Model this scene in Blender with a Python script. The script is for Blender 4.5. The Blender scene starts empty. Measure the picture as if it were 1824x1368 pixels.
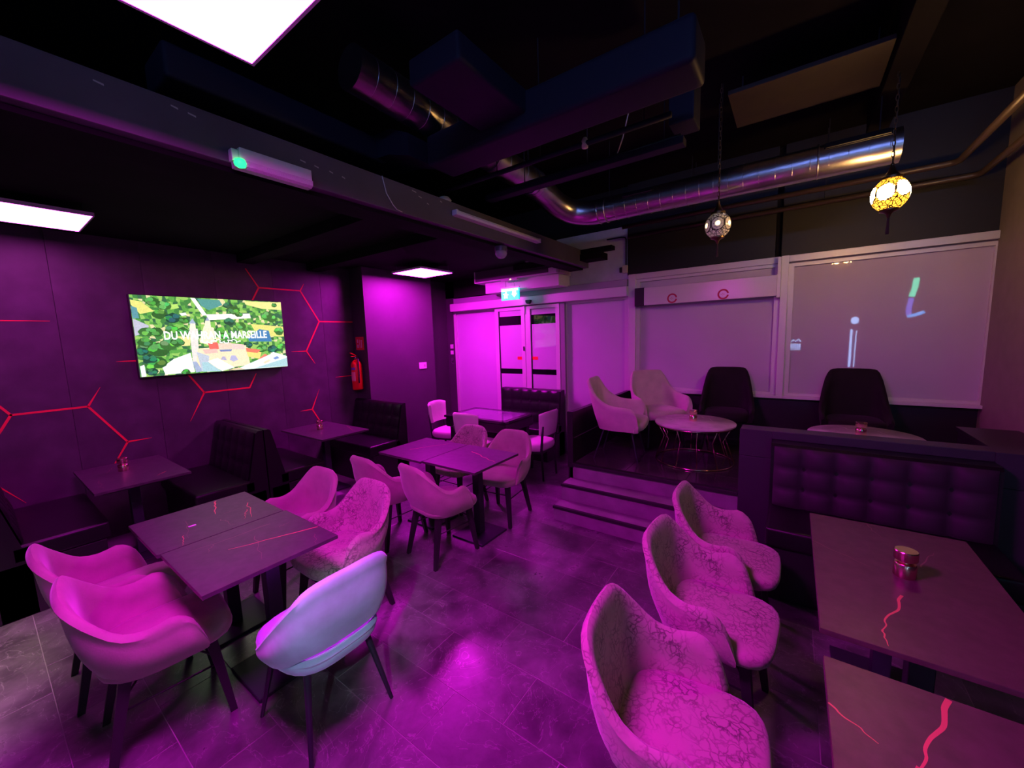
import bpy, bmesh, math, random
from mathutils import Vector, Matrix
random.seed(7)
scene = bpy.context.scene
C = scene.collection

# ------------------------------------------------------------------ camera
def set_camera():
    F, W = 695.8, 1824.0
    yaw, pitch, roll = [math.radians(a) for a in (-35.725, 6.781, 1.867)]
    cy, sy, cp, sp = math.cos(yaw), math.sin(yaw), math.cos(pitch), math.sin(pitch)
    fw = Vector((sy*cp, cy*cp, -sp)); rt = Vector((cy, -sy, 0)); dn = fw.cross(rt)
    c, s = math.cos(roll), math.sin(roll)
    r = c*rt + s*dn; d = -s*rt + c*dn
    cam = bpy.data.cameras.new('camera'); o = bpy.data.objects.new('camera', cam); C.objects.link(o)
    M = Matrix((r, -d, -fw)).transposed().to_4x4()
    M.translation = Vector((0, 0, 1.8)); o.matrix_world = M
    cam.sensor_fit = 'HORIZONTAL'; cam.sensor_width = 36.0; cam.lens = F/W*36.0
    cam.clip_start = 0.02; cam.clip_end = 60
    scene.camera = o
set_camera()

# ------------------------------------------------------------------ world, exposure
w = bpy.data.worlds.new('night'); scene.world = w; w.use_nodes = True
w.node_tree.nodes['Background'].inputs[0].default_value = (0.010, 0.008, 0.022, 1)
w.node_tree.nodes['Background'].inputs[1].default_value = 0.25
scene.view_settings.view_transform = 'Standard'; scene.view_settings.look = 'None'
scene.view_settings.exposure = 0.0; scene.view_settings.gamma = 1.0
scene.view_settings.use_curve_mapping = False
PANEL_COL = (1.0, 0.0100, 0.97); PANEL_E = 108.0        # the magenta LED ceiling panels
FILL_COL = (0.20, 0.30, 1.0);  FILL_E = 36.0          # added cool fill light, unseen on the wall behind the camera
SPOT_W = 460.0                                         # warm downlight behind on the left
LANTERN_E = 230.0
COOL_W = 210.0                                        # added cool spotlight behind the camera, brightens the blue chair

# ------------------------------------------------------------------ materials
MATS = {}
def nodes_of(name):
    m = bpy.data.materials.new(name); m.use_nodes = True
    nt = m.node_tree
    return m, nt, nt.nodes['Principled BSDF']
def mat(name, col, rough=.6, metal=0., spec=.5, var=0., vscale=8., bump=0., bscale=60., sheen=0., coat=0., coat_r=.05):
    if name in MATS: return MATS[name]
    m, nt, b = nodes_of(name)
    b.inputs['Base Color'].default_value = (*col, 1); b.inputs['Roughness'].default_value = rough
    b.inputs['Metallic'].default_value = metal; b.inputs['Specular IOR Level'].default_value = spec
    b.inputs['Sheen Weight'].default_value = sheen; b.inputs['Coat Weight'].default_value = coat
    b.inputs['Coat Roughness'].default_value = coat_r
    if sheen: b.inputs['Sheen Roughness'].default_value = .4
    tc = None
    if var or bump:
        tc = nt.nodes.new('ShaderNodeTexCoord')
    if var:
        n = nt.nodes.new('ShaderNodeTexNoise'); n.inputs['Scale'].default_value = vscale; n.inputs['Detail'].default_value = 5
        r = nt.nodes.new('ShaderNodeValToRGB')
        r.color_ramp.elements[0].position = .3; r.color_ramp.elements[1].position = .72
        r.color_ramp.elements[0].color = (*[max(0, c*(1-var)) for c in col], 1)
        r.color_ramp.elements[1].color = (*[min(1, c*(1+var)) for c in col], 1)
        nt.links.new(tc.outputs['Object'], n.inputs['Vector']); nt.links.new(n.outputs['Fac'], r.inputs['Fac'])
        nt.links.new(r.outputs['Color'], b.inputs['Base Color'])
    if bump:
        n = nt.nodes.new('ShaderNodeTexNoise'); n.inputs['Scale'].default_value = bscale; n.inputs['Detail'].default_value = 4
        bp = nt.nodes.new('ShaderNodeBump'); bp.inputs['Strength'].default_value = bump; bp.inputs['Distance'].default_value = .01
        nt.links.new(tc.outputs['Object'], n.inputs['Vector']); nt.links.new(n.outputs['Fac'], bp.inputs['Height'])
        nt.links.new(bp.outputs['Normal'], b.inputs['Normal'])
    MATS[name] = m
    return m
def emit(name, col, e, base=(.02, .02, .02)):
    if name in MATS: return MATS[name]
    m, nt, b = nodes_of(name)
    b.inputs['Base Color'].default_value = (*base, 1)
    b.inputs['Emission Color'].default_value = (*col, 1); b.inputs['Emission Strength'].default_value = e
    MATS[name] = m
    return m
def crackle(name, col, dark):
    m, nt, b = nodes_of(name)
    tc = nt.nodes.new('ShaderNodeTexCoord')
    nz = nt.nodes.new('ShaderNodeTexNoise'); nz.inputs['Scale'].default_value = 14; nz.inputs['Detail'].default_value = 4
    mx = nt.nodes.new('ShaderNodeMix'); mx.data_type = 'RGBA'; mx.blend_type = 'LINEAR_LIGHT'; mx.inputs[0].default_value = .06
    vo = nt.nodes.new('ShaderNodeTexVoronoi'); vo.feature = 'DISTANCE_TO_EDGE'; vo.inputs['Scale'].default_value = 30
    r = nt.nodes.new('ShaderNodeValToRGB')
    r.color_ramp.elements[0].position = .0; r.color_ramp.elements[0].color = (*dark, 1)
    r.color_ramp.elements[1].position = .14; r.color_ramp.elements[1].color = (*col, 1)
    n2 = nt.nodes.new('ShaderNodeTexNoise'); n2.inputs['Scale'].default_value = 9; n2.inputs['Detail'].default_value = 3
    mr = nt.nodes.new('ShaderNodeMapRange'); mr.inputs[1].default_value = .35; mr.inputs[2].default_value = .65
    m2 = nt.nodes.new('ShaderNodeMix'); m2.data_type = 'RGBA'; m2.inputs[6].default_value = (*col, 1)
    nt.links.new(tc.outputs['Object'], nz.inputs['Vector']); nt.links.new(tc.outputs['Object'], mx.inputs[6])
    nt.links.new(nz.outputs['Color'], mx.inputs[7]); nt.links.new(mx.outputs[2], vo.inputs['Vector'])
    nt.links.new(vo.outputs['Distance'], r.inputs['Fac']); nt.links.new(tc.outputs['Object'], n2.inputs['Vector'])
    nt.links.new(n2.outputs['Fac'], mr.inputs[0]); nt.links.new(mr.outputs[0], m2.inputs[0])
    nt.links.new(r.outputs['Color'], m2.inputs[7]); nt.links.new(m2.outputs[2], b.inputs['Base Color'])
    b.inputs['Roughness'].default_value = .85; b.inputs['Sheen Weight'].default_value = .35; b.inputs['Specular IOR Level'].default_value = .2
    MATS[name] = m
    return m
def tile_mat():
    m, nt, b = nodes_of('floor_stone')
    ge = nt.nodes.new('ShaderNodeNewGeometry'); oi = nt.nodes.new('ShaderNodeObjectInfo')
    n1 = nt.nodes.new('ShaderNodeTexNoise'); n1.inputs['Scale'].default_value = 4.0; n1.inputs['Detail'].default_value = 8; n1.inputs['Roughness'].default_value = .65; n1.inputs['Distortion'].default_value = .25
    n2 = nt.nodes.new('ShaderNodeTexNoise'); n2.inputs['Scale'].default_value = 3.5; n2.inputs['Detail'].default_value = 6; n2.inputs['Distortion'].default_value = 2.5
    ra = nt.nodes.new('ShaderNodeValToRGB'); ra.color_ramp.elements[0].position = .36; ra.color_ramp.elements[1].position = .68
    ra.color_ramp.elements[0].color = (.040, .037, .041, 1); ra.color_ramp.elements[1].color = (.165, .158, .165, 1)
    rb = nt.nodes.new('ShaderNodeValToRGB')
    rb.color_ramp.elements[0].position = .493; rb.color_ramp.elements[0].color = (0, 0, 0, 1)
    e = rb.color_ramp.elements.new(.5); e.color = (.22, .22, .22, 1)
    rb.color_ramp.elements[2].position = .507; rb.color_ramp.elements[2].color = (0, 0, 0, 1)
    ad = nt.nodes.new('ShaderNodeMix'); ad.data_type = 'RGBA'; ad.blend_type = 'ADD'; ad.inputs[0].default_value = .7
    hv = nt.nodes.new('ShaderNodeHueSaturation')
    mr = nt.nodes.new('ShaderNodeMapRange'); mr.inputs[3].default_value = .78; mr.inputs[4].default_value = 1.2
    nt.links.new(oi.outputs['Random'], mr.inputs[0]); nt.links.new(mr.outputs[0], hv.inputs['Value'])
    for n in (n1, n2): nt.links.new(ge.outputs['Position'], n.inputs['Vector'])
    nt.links.new(n1.outputs['Fac'], ra.inputs['Fac']); nt.links.new(n2.outputs['Fac'], rb.inputs['Fac'])
    nt.links.new(ra.outputs['Color'], ad.inputs[6]); nt.links.new(rb.outputs['Color'], ad.inputs[7])
    nt.links.new(ad.outputs[2], hv.inputs['Color']); nt.links.new(hv.outputs['Color'], b.inputs['Base Color'])
    rr = nt.nodes.new('ShaderNodeMapRange'); rr.inputs[3].default_value = .44; rr.inputs[4].default_value = .18
    nt.links.new(n1.outputs['Fac'], rr.inputs[0]); nt.links.new(rr.outputs[0], b.inputs['Roughness'])
    bp = nt.nodes.new('ShaderNodeBump'); bp.inputs['Strength'].default_value = .05; bp.inputs['Distance'].default_value = .01
    nt.links.new(n1.outputs['Fac'], bp.inputs['Height']); nt.links.new(bp.outputs['Normal'], b.inputs['Normal'])
    b.inputs['Specular IOR Level'].default_value = 1.0; b.inputs['IOR'].default_value = 1.62
    MATS['floor_stone'] = m
    return m
def attr_emit(name, e):
    m, nt, b = nodes_of(name)
    a = nt.nodes.new('ShaderNodeVertexColor'); a.layer_name = 'col'
    nz = nt.nodes.new('ShaderNodeTexNoise'); nz.inputs['Scale'].default_value = 90; nz.inputs['Detail'].default_value = 3
    tc = nt.nodes.new('ShaderNodeTexCoord'); nt.links.new(tc.outputs['Object'], nz.inputs['Vector'])
    mr = nt.nodes.new('ShaderNodeMapRange'); mr.inputs[1].default_value = .3; mr.inputs[2].default_value = .7; mr.inputs[3].default_value = .88; mr.inputs[4].default_value = 1.10
    nt.links.new(nz.outputs['Fac'], mr.inputs[0])
    mx = nt.nodes.new('ShaderNodeVectorMath'); mx.operation = 'SCALE'
    nt.links.new(a.outputs['Color'], mx.inputs[0]); nt.links.new(mr.outputs[0], mx.inputs['Scale'])
    b.inputs['Base Color'].default_value = (.01, .01, .01, 1); b.inputs['Roughness'].default_value = .3
    nt.links.new(mx.outputs[0], b.inputs['Emission Color']); b.inputs['Emission Strength'].default_value = e
    MATS[name] = m
    return m
def lantern_mat(name, glow, bg, ring_e, bg_e, line, emis=1.0, dia=False):
    """mosaic glass: discs of glass in dark leading, seen against smaller amber pieces"""
    m, nt, b = nodes_of(name)
    tc = nt.nodes.new('ShaderNodeTexCoord')
    a = nt.nodes.new('ShaderNodeVertexColor'); a.layer_name = 'col'
    sep = nt.nodes.new('ShaderNodeSeparateColor'); nt.links.new(a.outputs['Color'], sep.inputs[0])
    vo = nt.nodes.new('ShaderNodeTexVoronoi'); vo.feature = 'DISTANCE_TO_EDGE'; vo.inputs['Scale'].default_value = 45
    nt.links.new(tc.outputs['Object'], vo.inputs['Vector'])
    th = nt.nodes.new('ShaderNodeMath'); th.operation = 'GREATER_THAN'; th.inputs[1].default_value = .08
    nt.links.new(vo.outputs['Distance'], th.inputs[0])
    mx = nt.nodes.new('ShaderNodeMix'); mx.data_type = 'RGBA'
    mx.inputs[6].default_value = (*[c*bg_e for c in bg], 1); mx.inputs[7].default_value = (*[c*ring_e for c in glow], 1)
    nt.links.new(sep.outputs[0], mx.inputs[0])
    ln = nt.nodes.new('ShaderNodeMath'); ln.operation = 'MAXIMUM'
    nt.links.new(th.outputs[0], ln.inputs[0]); nt.links.new(sep.outputs[0], ln.inputs[1])
    l2 = nt.nodes.new('ShaderNodeMath'); l2.operation = 'MULTIPLY'
    inv = nt.nodes.new('ShaderNodeMath'); inv.operation = 'SUBTRACT'; inv.inputs[0].default_value = 1.0
    nt.links.new(sep.outputs[1], inv.inputs[1])
    nt.links.new(ln.outputs[0], l2.inputs[0]); nt.links.new(inv.outputs[0], l2.inputs[1])
    sc = nt.nodes.new('ShaderNodeVectorMath'); sc.operation = 'SCALE'
    nt.links.new(mx.outputs[2], sc.inputs[0]); nt.links.new(l2.outputs[0], sc.inputs['Scale'])
    if dia:   # mostly unlit glass: the pieces show as plain white glass, only the centre glows
        bc = nt.nodes.new('ShaderNodeMix'); bc.data_type = 'RGBA'
        bc.inputs[6].default_value = (*line, 1); bc.inputs[7].default_value = (.72, .66, .55, 1)
        nt.links.new(l2.outputs[0], bc.inputs[0]); nt.links.new(bc.outputs[2], b.inputs['Base Color'])
        s2 = nt.nodes.new('ShaderNodeVectorMath'); s2.operation = 'SCALE'
        s2.inputs[0].default_value = (1.0, .72, .36)
        mm = nt.nodes.new('ShaderNodeMath'); mm.operation = 'MULTIPLY_ADD'; mm.inputs[1].default_value = ring_e; mm.inputs[2].default_value = .10
        nt.links.new(sep.outputs[2], mm.inputs[0])
        m3 = nt.nodes.new('ShaderNodeMath'); m3.operation = 'MULTIPLY'
        nt.links.new(mm.outputs[0], m3.inputs[0]); nt.links.new(l2.outputs[0], m3.inputs[1])
        nt.links.new(m3.outputs[0], s2.inputs['Scale']); nt.links.new(s2.outputs[0], b.inputs['Emission Color'])
    else:
        b.inputs['Base Color'].default_value = (*line, 1)
        nt.links.new(sc.outputs[0], b.inputs['Emission Color'])
    b.inputs['Emission Strength'].default_value = emis; b.inputs['Roughness'].default_value = .25
    MATS[name] = m
    return m

M_floor = tile_mat()
M_step = mat('step_stone', (.22, .21, .22), .4, var=.2, vscale=6)
M_grout = mat('grout', (.24, .22, .235), .6)
M_wallblack = mat('wall_black_paint', (.008, .0065, .006), .6, var=.25, vscale=3)
M_wallpaper = mat('wall_panel_charcoal', (.062, .050, .062), .45, var=.3, vscale=5)
M_purple = mat('wall_grey_paint', (.052, .045, .052), .6, var=.12, vscale=2)
M_ceil = mat('ceiling_black', (.008, .007, .009), .95, spec=.1, var=.3, vscale=2)
M_beam = mat('beam_black', (.085, .075, .095), .55, var=.2, vscale=3)
M_red = mat('red_line', (.85, .03, .05), .45)
M_black = mat('black_leather', (.008, .007, .009), .34, spec=.4, bump=.10, bscale=220)
M_suede = mat('black_suede', (.034, .029, .036), .6, spec=.3, sheen=.1)
M_bp = mat('black_panel', (.013, .011, .014), .4, var=.15, vscale=4)
M_blackwood = mat('black_wood', (.016, .014, .018), .45)
M_legmetal = mat('black_metal', (.03, .03, .045), .35, metal=.3)
M_alu = mat('aluminium_frame', (.62, .60, .60), .42, metal=.15, spec=.5)
M_film = mat('frosted_film', (.50, .44, .54), .55, var=.05, vscale=1.5, coat=1., coat_r=.025)
M_darkglass = mat('clear_dark_glass', (.004, .004, .006), .03, spec=.6)
M_white = mat('white_plastic', (.68, .67, .68), .45)
M_greywall = mat('pale_grey_board', (.50, .54, .62), .65, var=.08)
M_stone = mat('dark_stone_top', (.062, .053, .058), .38, var=.2, vscale=22, spec=.32)
M_stoneb = mat('brown_stone_top', (.082, .058, .052), .38, var=.18, vscale=22, spec=.32)
M_vein = mat('red_vein', (.62, .16, .12), .45)
M_veinf = mat('faint_vein', (.20, .10, .10), .45)
M_velvet = mat('grey_green_velvet', (.36, .32, .26), .85, var=.14, vscale=7, sheen=.4, bump=.08, bscale=90, spec=.2)
M_velvet_b = mat('pale_blue_velvet', (.40, .46, .64), .85, var=.16, vscale=9, sheen=.4, spec=.2)
M_beige = mat('beige_fabric', (.52, .47, .40), .85, var=.10, vscale=9, sheen=.3, spec=.2)
M_cream = mat('cream_fabric', (.62, .58, .54), .8, var=.06, sheen=.2, spec=.2)
M_darkvelvet = mat('dark_velvet', (.011, .007, .010), .8, var=.2, sheen=.04, spec=.2)
M_crackle = crackle('crackle_velvet', (.40, .36, .29), (.10, .09, .08))
M_marble = mat('white_marble', (.62, .58, .56), .18, var=.22, vscale=6, spec=.6)
M_gold = mat('rose_gold_metal', (.80, .55, .45), .16, metal=1.)
M_copper = mat('brushed_brass', (.85, .62, .42), .24, metal=1.)
M_duct = mat('galvanised_steel', (.50, .49, .48), .30, metal=1., var=.15, vscale=5)
M_ductb = mat('black_painted_duct', (.013, .013, .026), .6, spec=.18)
M_extred = mat('red_enamel', (.75, .015, .012), .3)
M_silver = mat('silver', (.6, .6, .62), .25, metal=1.)
M_brown = mat('brown_board', (.022, .014, .010), .7, var=.2)
M_beigewall = mat('plaster_right', (.22, .19, .15), .7, var=.08)
M_panel = emit('magenta_led', PANEL_COL, PANEL_E)
M_cool = emit('cool_fill', FILL_COL, FILL_E)
M_rim = mat('panel_rim', (.6, .6, .6), .4)

# ------------------------------------------------------------------ mesh builder
class MB:
    def __init__(s): s.v = []; s.f = []; s.m = []; s.mi = 0
    def add(s, vs, fs):
        k = len(s.v); s.v += [tuple(p) for p in vs]
        for f in fs: s.f.append(tuple(k+i for i in f)); s.m.append(s.mi)
    def box(s, x0, x1, y0, y1, z0, z1, b=0.):
        x0, x1 = min(x0, x1), max(x0, x1); y0, y1 = min(y0, y1), max(y0, y1); z0, z1 = min(z0, z1), max(z0, z1)
        if b <= 0:
            s.add([(x, y, z) for z in (z0, z1) for y in (y0, y1) for x in (x0, x1)],
                  [(0, 2, 3, 1), (4, 5, 7, 6), (0, 1, 5, 4), (2, 6, 7, 3), (0, 4, 6, 2), (1, 3, 7, 5)])
        else:
            bm = bmesh.new(); bmesh.ops.create_cube(bm, size=1)
            for v in bm.verts:
                v.co = Vector(((x0+x1)/2+v.co.x*(x1-x0), (y0+y1)/2+v.co.y*(y1-y0), (z0+z1)/2+v.co.z*(z1-z0)))
            bmesh.ops.bevel(bm, geom=list(bm.edges), offset=b, segments=3 if b > .012 else 2, profile=.6, affect='EDGES', clamp_overlap=True)
            bm.verts.index_update()
            s.add([v.co for v in bm.verts], [[v.index for v in f.verts] for f in bm.faces]); bm.free()
        return s
    def prism(s, pts, axis, a, b):
        """pts: 2D outline; extruded along axis from a to b"""
        def p3(p, t):
            return {'x': (t, p[0], p[1]), 'y': (p[0], t, p[1]), 'z': (p[0], p[1], t)}[axis]
        n = len(pts)
        s.add([p3(p, a) for p in pts]+[p3(p, b) for p in pts],
              [tuple(range(n-1, -1, -1)), tuple(range(n, 2*n))]+[(i, (i+1) % n, n+(i+1) % n, n+i) for i in range(n)])
        return s
    def cyl(s, p0, p1, r0, r1=None, n=12, caps=True):
        r1 = r0 if r1 is None else r1
        p0, p1 = Vector(p0), Vector(p1); d = (p1-p0).normalized()
        u = d.orthogonal().normalized(); v = d.cross(u)
        vs = []
        for p, r in ((p0, r0), (p1, r1)):
            for i in range(n):
                a = 2*math.pi*i/n; vs.append(p+(u*math.cos(a)+v*math.sin(a))*r)
        fs = [(i, (i+1) % n, n+(i+1) % n, n+i) for i in range(n)]
        if caps: fs += [tuple(range(n-1, -1, -1)), tuple(range(n, 2*n))]
        s.add(vs, fs); return s
    def tube(s, pts, r, n=8, closed=False):
        pts = [Vector(p) for p in pts]; N = len(pts); vs = []; pu = None
        for i, p in enumerate(pts):
            a = pts[(i-1) % N] if (closed or i) else p; b = pts[(i+1) % N] if (closed or i < N-1) else p
            d = (b-a).normalized()
            if pu is None: u = d.orthogonal().normalized()
            else:
                u = (pu-d*pu.dot(d)); u = u.normalized() if u.length > 1e-6 else d.orthogonal().normalized()
            pu = u; v = d.cross(u)
            rr = r[i] if isinstance(r, (list, tuple)) else r
            vs += [p+(u*math.cos(2*math.pi*k/n)+v*math.sin(2*math.pi*k/n))*rr for k in range(n)]
        fs = []
        for i in range(N if closed else N-1):
            j = (i+1) % N
            fs += [(i*n+k, i*n+(k+1) % n, j*n+(k+1) % n, j*n+k) for k in range(n)]
        if not closed: fs += [tuple(range(n-1, -1, -1)), tuple((N-1)*n+k for k in range(n))]
        s.add(vs, fs); return s
    def lathe(s, prof, n=24, c=(0, 0, 0)):
        vs = []; m = len(prof)
        for r, z in prof:
            for k in range(n):
                a = 2*math.pi*k/n; vs.append((c[0]+r*math.cos(a), c[1]+r*math.sin(a), c[2]+z))
        fs = [(i*n+k, i*n+(k+1) % n, (i+1)*n+(k+1) % n, (i+1)*n+k) for i in range(m-1) for k in range(n)]
        fs += [tuple(range(n-1, -1, -1)), tuple((m-1)*n+k for k in range(n))]
        s.add(vs, fs); return s
    def ribbon(s, pts, z, w0, w1=None):
        """flat strip in the xy plane following pts"""
        n = len(pts); vs = []
        for i, p in enumerate(pts):
            a = pts[max(0, i-1)]; b = pts[min(n-1, i+1)]
            d = Vector((b[0]-a[0], b[1]-a[1])); d.normalize()
            t = i/(n-1); ww = w0*(1-t)+(w0 if w1 is None else w1)*t
            vs += [(p[0]-d.y*ww/2, p[1]+d.x*ww/2, z), (p[0]+d.y*ww/2, p[1]-d.x*ww/2, z)]
        s.add(vs, [(2*i, 2*i+1, 2*i+3, 2*i+2) for i in range(n-1)]); return s
    def mesh(s, name, mats, smooth=False, fix=True):
        me = bpy.data.meshes.new(name); me.from_pydata(s.v, [], s.f)
        for m in (mats if isinstance(mats, (list, tuple)) else [mats]): me.materials.append(m)
        for p, mi in zip(me.polygons, s.m): p.material_index = mi; p.use_smooth = bool(smooth)
        if fix:
            bm = bmesh.new(); bm.from_mesh(me); bmesh.ops.recalc_face_normals(bm, faces=bm.faces); bm.to_mesh(me); bm.free()
        if smooth is not False and smooth is not True:
            me.set_sharp_from_angle(angle=math.radians(smooth))
        me.update(); return me
    def build(s, name, mats, parent=None, smooth=False, label=None, fix=True):
        o = bpy.data.objects.new(name, s.mesh(name, mats, smooth, fix)); C.objects.link(o)
        if parent is not None: o.parent = parent
        if label: o['label'] = label
        return o
def empty(name, loc=(0, 0, 0), rz=0.):
    o = bpy.data.objects.new(name, None); C.objects.link(o)
    o.location = loc; o.rotation_euler = (0, 0, rz); o.empty_display_size = .1
    return o
def tag(o, label, cat, group=None):
    o['label'] = label; o['category'] = cat
    if group: o['group'] = group
    return o
def thing(name, label, cat, loc=(0, 0, 0), rz=0., group=None):
    return tag(empty(name, loc, rz), label, cat, group)
def struct(o, label=None, cat=None):
    o['kind'] = 'structure'
    if label: o['label'] = label
    if cat: o['category'] = cat
    return o
def share(o, name, parent, loc=(0, 0, 0), rot=None):
    c = bpy.data.objects.new(name, o.data); C.objects.link(c); c.parent = parent; c.location = loc
    if rot: c.rotation_euler = rot
    return c
def copy_tree(o, parent=None):
    c = o.copy(); C.objects.link(c); c.parent = parent
    for ch in list(o.children): copy_tree(ch, c)
    return c
def smoothline(P, n):
    """Catmull-Rom through control points, n samples"""
    P = [Vector(p) for p in P]; out = []; m = len(P)-1
    for i in range(n):
        t = i/(n-1)*m; k = min(int(t), m-1); u = t-k
        a = P[max(k-1, 0)]; b = P[k]; c = P[k+1]; d = P[min(k+2, m)]
        out.append(.5*((2*b)+(c-a)*u+(2*a-5*b+4*c-d)*u*u+(3*b-a-3*c+d)*u**3))
    return out

# ================================================================== THE SETTING
XL, XB, YB, XR = -5.28, -4.97, 5.40, 1.42       # tv wall, bright return wall, window wall, right wall
ZC, ZL = 3.75, 2.86                             # open ceiling, lower ceiling left of the beam
PZ = .48                                        # platform height
YF = -1.75                                      # wall behind the camera

floor = MB().box(-5.7, 3.4, YF-.1, 5.6, -.10, -.0012).build('floor', M_grout)
struct(floor, 'dark stone tile floor in running bond', 'floor')
def tiles():
    cache = {}
    k = -5
    while .07+.3*k < 5.4:
        y0 = max(.07+.3*k, YF); y1 = min(.07+.3*(k+1), 5.4)
        off = -1.63 if k % 2 == 0 else -1.93
        n = -7
        while off+.6*n < 1.4:
            x0, x1 = off+.6*n, off+.6*(n+1); n += 1
            if x1 < -5.25: continue
            if y0 > 3.55 and x0 > -1.8: continue        # under the platform
            if x1 < -4.2 and -.9 < y0 < 3.2: continue   # under the booths
            if y1 < -.75 and x0 > -1.2: continue        # behind the camera
            key = (round(x1-x0, 3), round(y1-y0, 3))
            if key not in cache:
                hx, hy = key[0]/2-.0016, key[1]/2-.0016
                cache[key] = MB().box(-hx, hx, -hy, hy, -.006, 0, .0014).mesh('floor_tile', M_floor)
            o = bpy.data.objects.new('floor_tile', cache[key]); C.objects.link(o)
            o.parent = floor; o.location = ((x0+x1)/2, (y0+y1)/2, 0)
        k += 1
tiles()

ceiling = struct(MB().box(-5.7, 3.4, YF-.1, 5.6, ZC, ZC+.1).build('ceiling', M_ceil), 'black open ceiling high above the ducts', 'ceiling')
lowc = struct(MB().box(-5.7, -2.55, YF-.1, 5.4, ZL, ZL+.12).build('ceiling_lowered', M_ceil), 'lower black ceiling over the booths', 'ceiling')
for y0, y1 in ((1.95, 2.12), (2.75, 2.92)):
    MB().box(-5.25, -2.56, y0, y1, ZL-.10, ZL).build('cross_beam', M_ceil, lowc)
beam = struct(MB().box(-2.55, -2.29, YF, 5.05, 2.70, 2.905, .006).build('ceiling_beam', M_beam), 'long black boxed beam under the ceiling', 'beam')
MB().box(-2.545, -2.35, YF, 5.0, 2.675, 2.699).build('edge_strip', M_ceil, beam)
MB().box(-3.35, -2.0, 4.78, 5.0, 2.76, 2.84, .004).build('cross_arm', M_ceil, beam)
MB().box(-2.3, -1.87, 4.80, 4.92, 2.85, 2.90, .004).build('cross_arm', M_ceil, beam)
# paint chips along the top of the beam
chips = MB()
for y, z, l in ((.42, 2.865, .03), (.66, 2.875, .025), (.72, 2.868, .03), (1.22, 2.83, .03), (1.30, 2.825, .025), (1.39, 2.822, .022), (1.47, 2.815, .02), (2.02, 2.885, .04), (2.08, 2.86, .03), (2.16, 2.83, .02), (2.30, 2.88, .02)):
    chips.add([(-2.2885, y, z), (-2.2885, y+l, z-.004), (-2.2885, y+l, z-.012), (-2.2885, y, z-.006)], [(0, 1, 2, 3)])
chips.build('paint_chip', mat('bare_plaster', (.45, .42, .40), .8), beam)

# ---- tv wall with printed panels and red hexagon lines
wl = struct(MB().box(XL-.2, XL-.012, YF, 3.38, 0, ZL).build('wall_left', M_wallblack), 'dark charcoal panelled wall with red hexagon lines', 'wall')
y = .513-4*.604; cache = {}
while y < 3.37:
    y1 = min(y+.604, 3.379); hw = round((y1-y)/2-.0012, 4)
    if hw not in cache: cache[hw] = MB().box(XL-.012, XL, -hw, hw, 0, ZL-.002, .0012).mesh('wall_panel', M_wallpaper)
    o = bpy.data.objects.new('wall_panel', cache[hw]); C.objects.link(o); o.parent = wl; o.location = (0, (y+y1)/2, 0)
    y += .604
HEX = [  # (y,z)->(y,z), full width at the first end, second number: width at the far end
 ((-.05, 2.073), (.47, 2.073), .2), ((.17, 1.293), (-.05, 1.66), 1), ((.17, 1.293), (-.06, .87), 1), ((.17, 1.293), (.613, 1.293), 1),
 ((.613, 1.293), (.71, 1.462), .15), ((.613, 1.293), (.838, .905), 1), ((.838, .905), (1.02, .905), .1), ((.838, .905), (.72, .70), .6),
 ((2.162, 2.497), (2.04, 2.71), .6), ((2.162, 2.497), (2.05, 2.29), .9), ((2.162, 2.497), (2.655, 2.497), .9), ((2.655, 2.497), (2.71, 2.59), .2),
 ((2.655, 2.497), (2.873, 2.102), 1), ((2.873, 2.102), (3.375, 2.102), 1), ((2.873, 2.102), (2.662, 1.709), 1), ((2.662, 1.709), (2.47, 1.709), .15),
 ((2.662, 1.709), (2.765, 1.535), .15), ((1.499, 1.306), (1.37, 1.535), 1), ((1.499, 1.306), (1.345, 1.01), .15), ((1.499, 1.306), (1.947, 1.306), 1),
 ((1.947, 1.306), (2.035, 1.47), .5), ((.98, 1.693), (.84, 1.693), .1), ((-.06, .87), (.165, .53), .1), ((2.668, .919), (2.51, .919), .1),
 ((2.668, .919), (2.79, 1.18), .1), ((2.668, .919), (2.80, .66), .6), ((3.30, 1.32), (3.04, 1.32), .2)]
for (a, b, t) in HEX:
    a, b = Vector(a), Vector(b); d = (b-a).normalized(); n = Vector((-d.y, d.x)); w0 = .0085; w1 = w0*t
    q = [a-d*.004+n*w0, b+n*w1, b-n*w1, a-d*.004-n*w0]
    m = MB().prism([tuple(p) for p in q], 'x', XL-.002, XL+.003)
    m.build('red_line', M_red, wl)

# ---- returns of the left wall towards the door
wr = struct(MB().box(-5.5, XB, 3.38, 4.67, 0, ZL).build('wall_left_return', M_purple), 'plain grey wall block between the booths and the entrance', 'wall')
wr2 = struct(MB().box(-5.6, -5.36, 4.67, 5.55, 0, ZL).build('wall_left_recess', M_purple), 'narrow recessed wall strip beside the entrance', 'wall')

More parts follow.
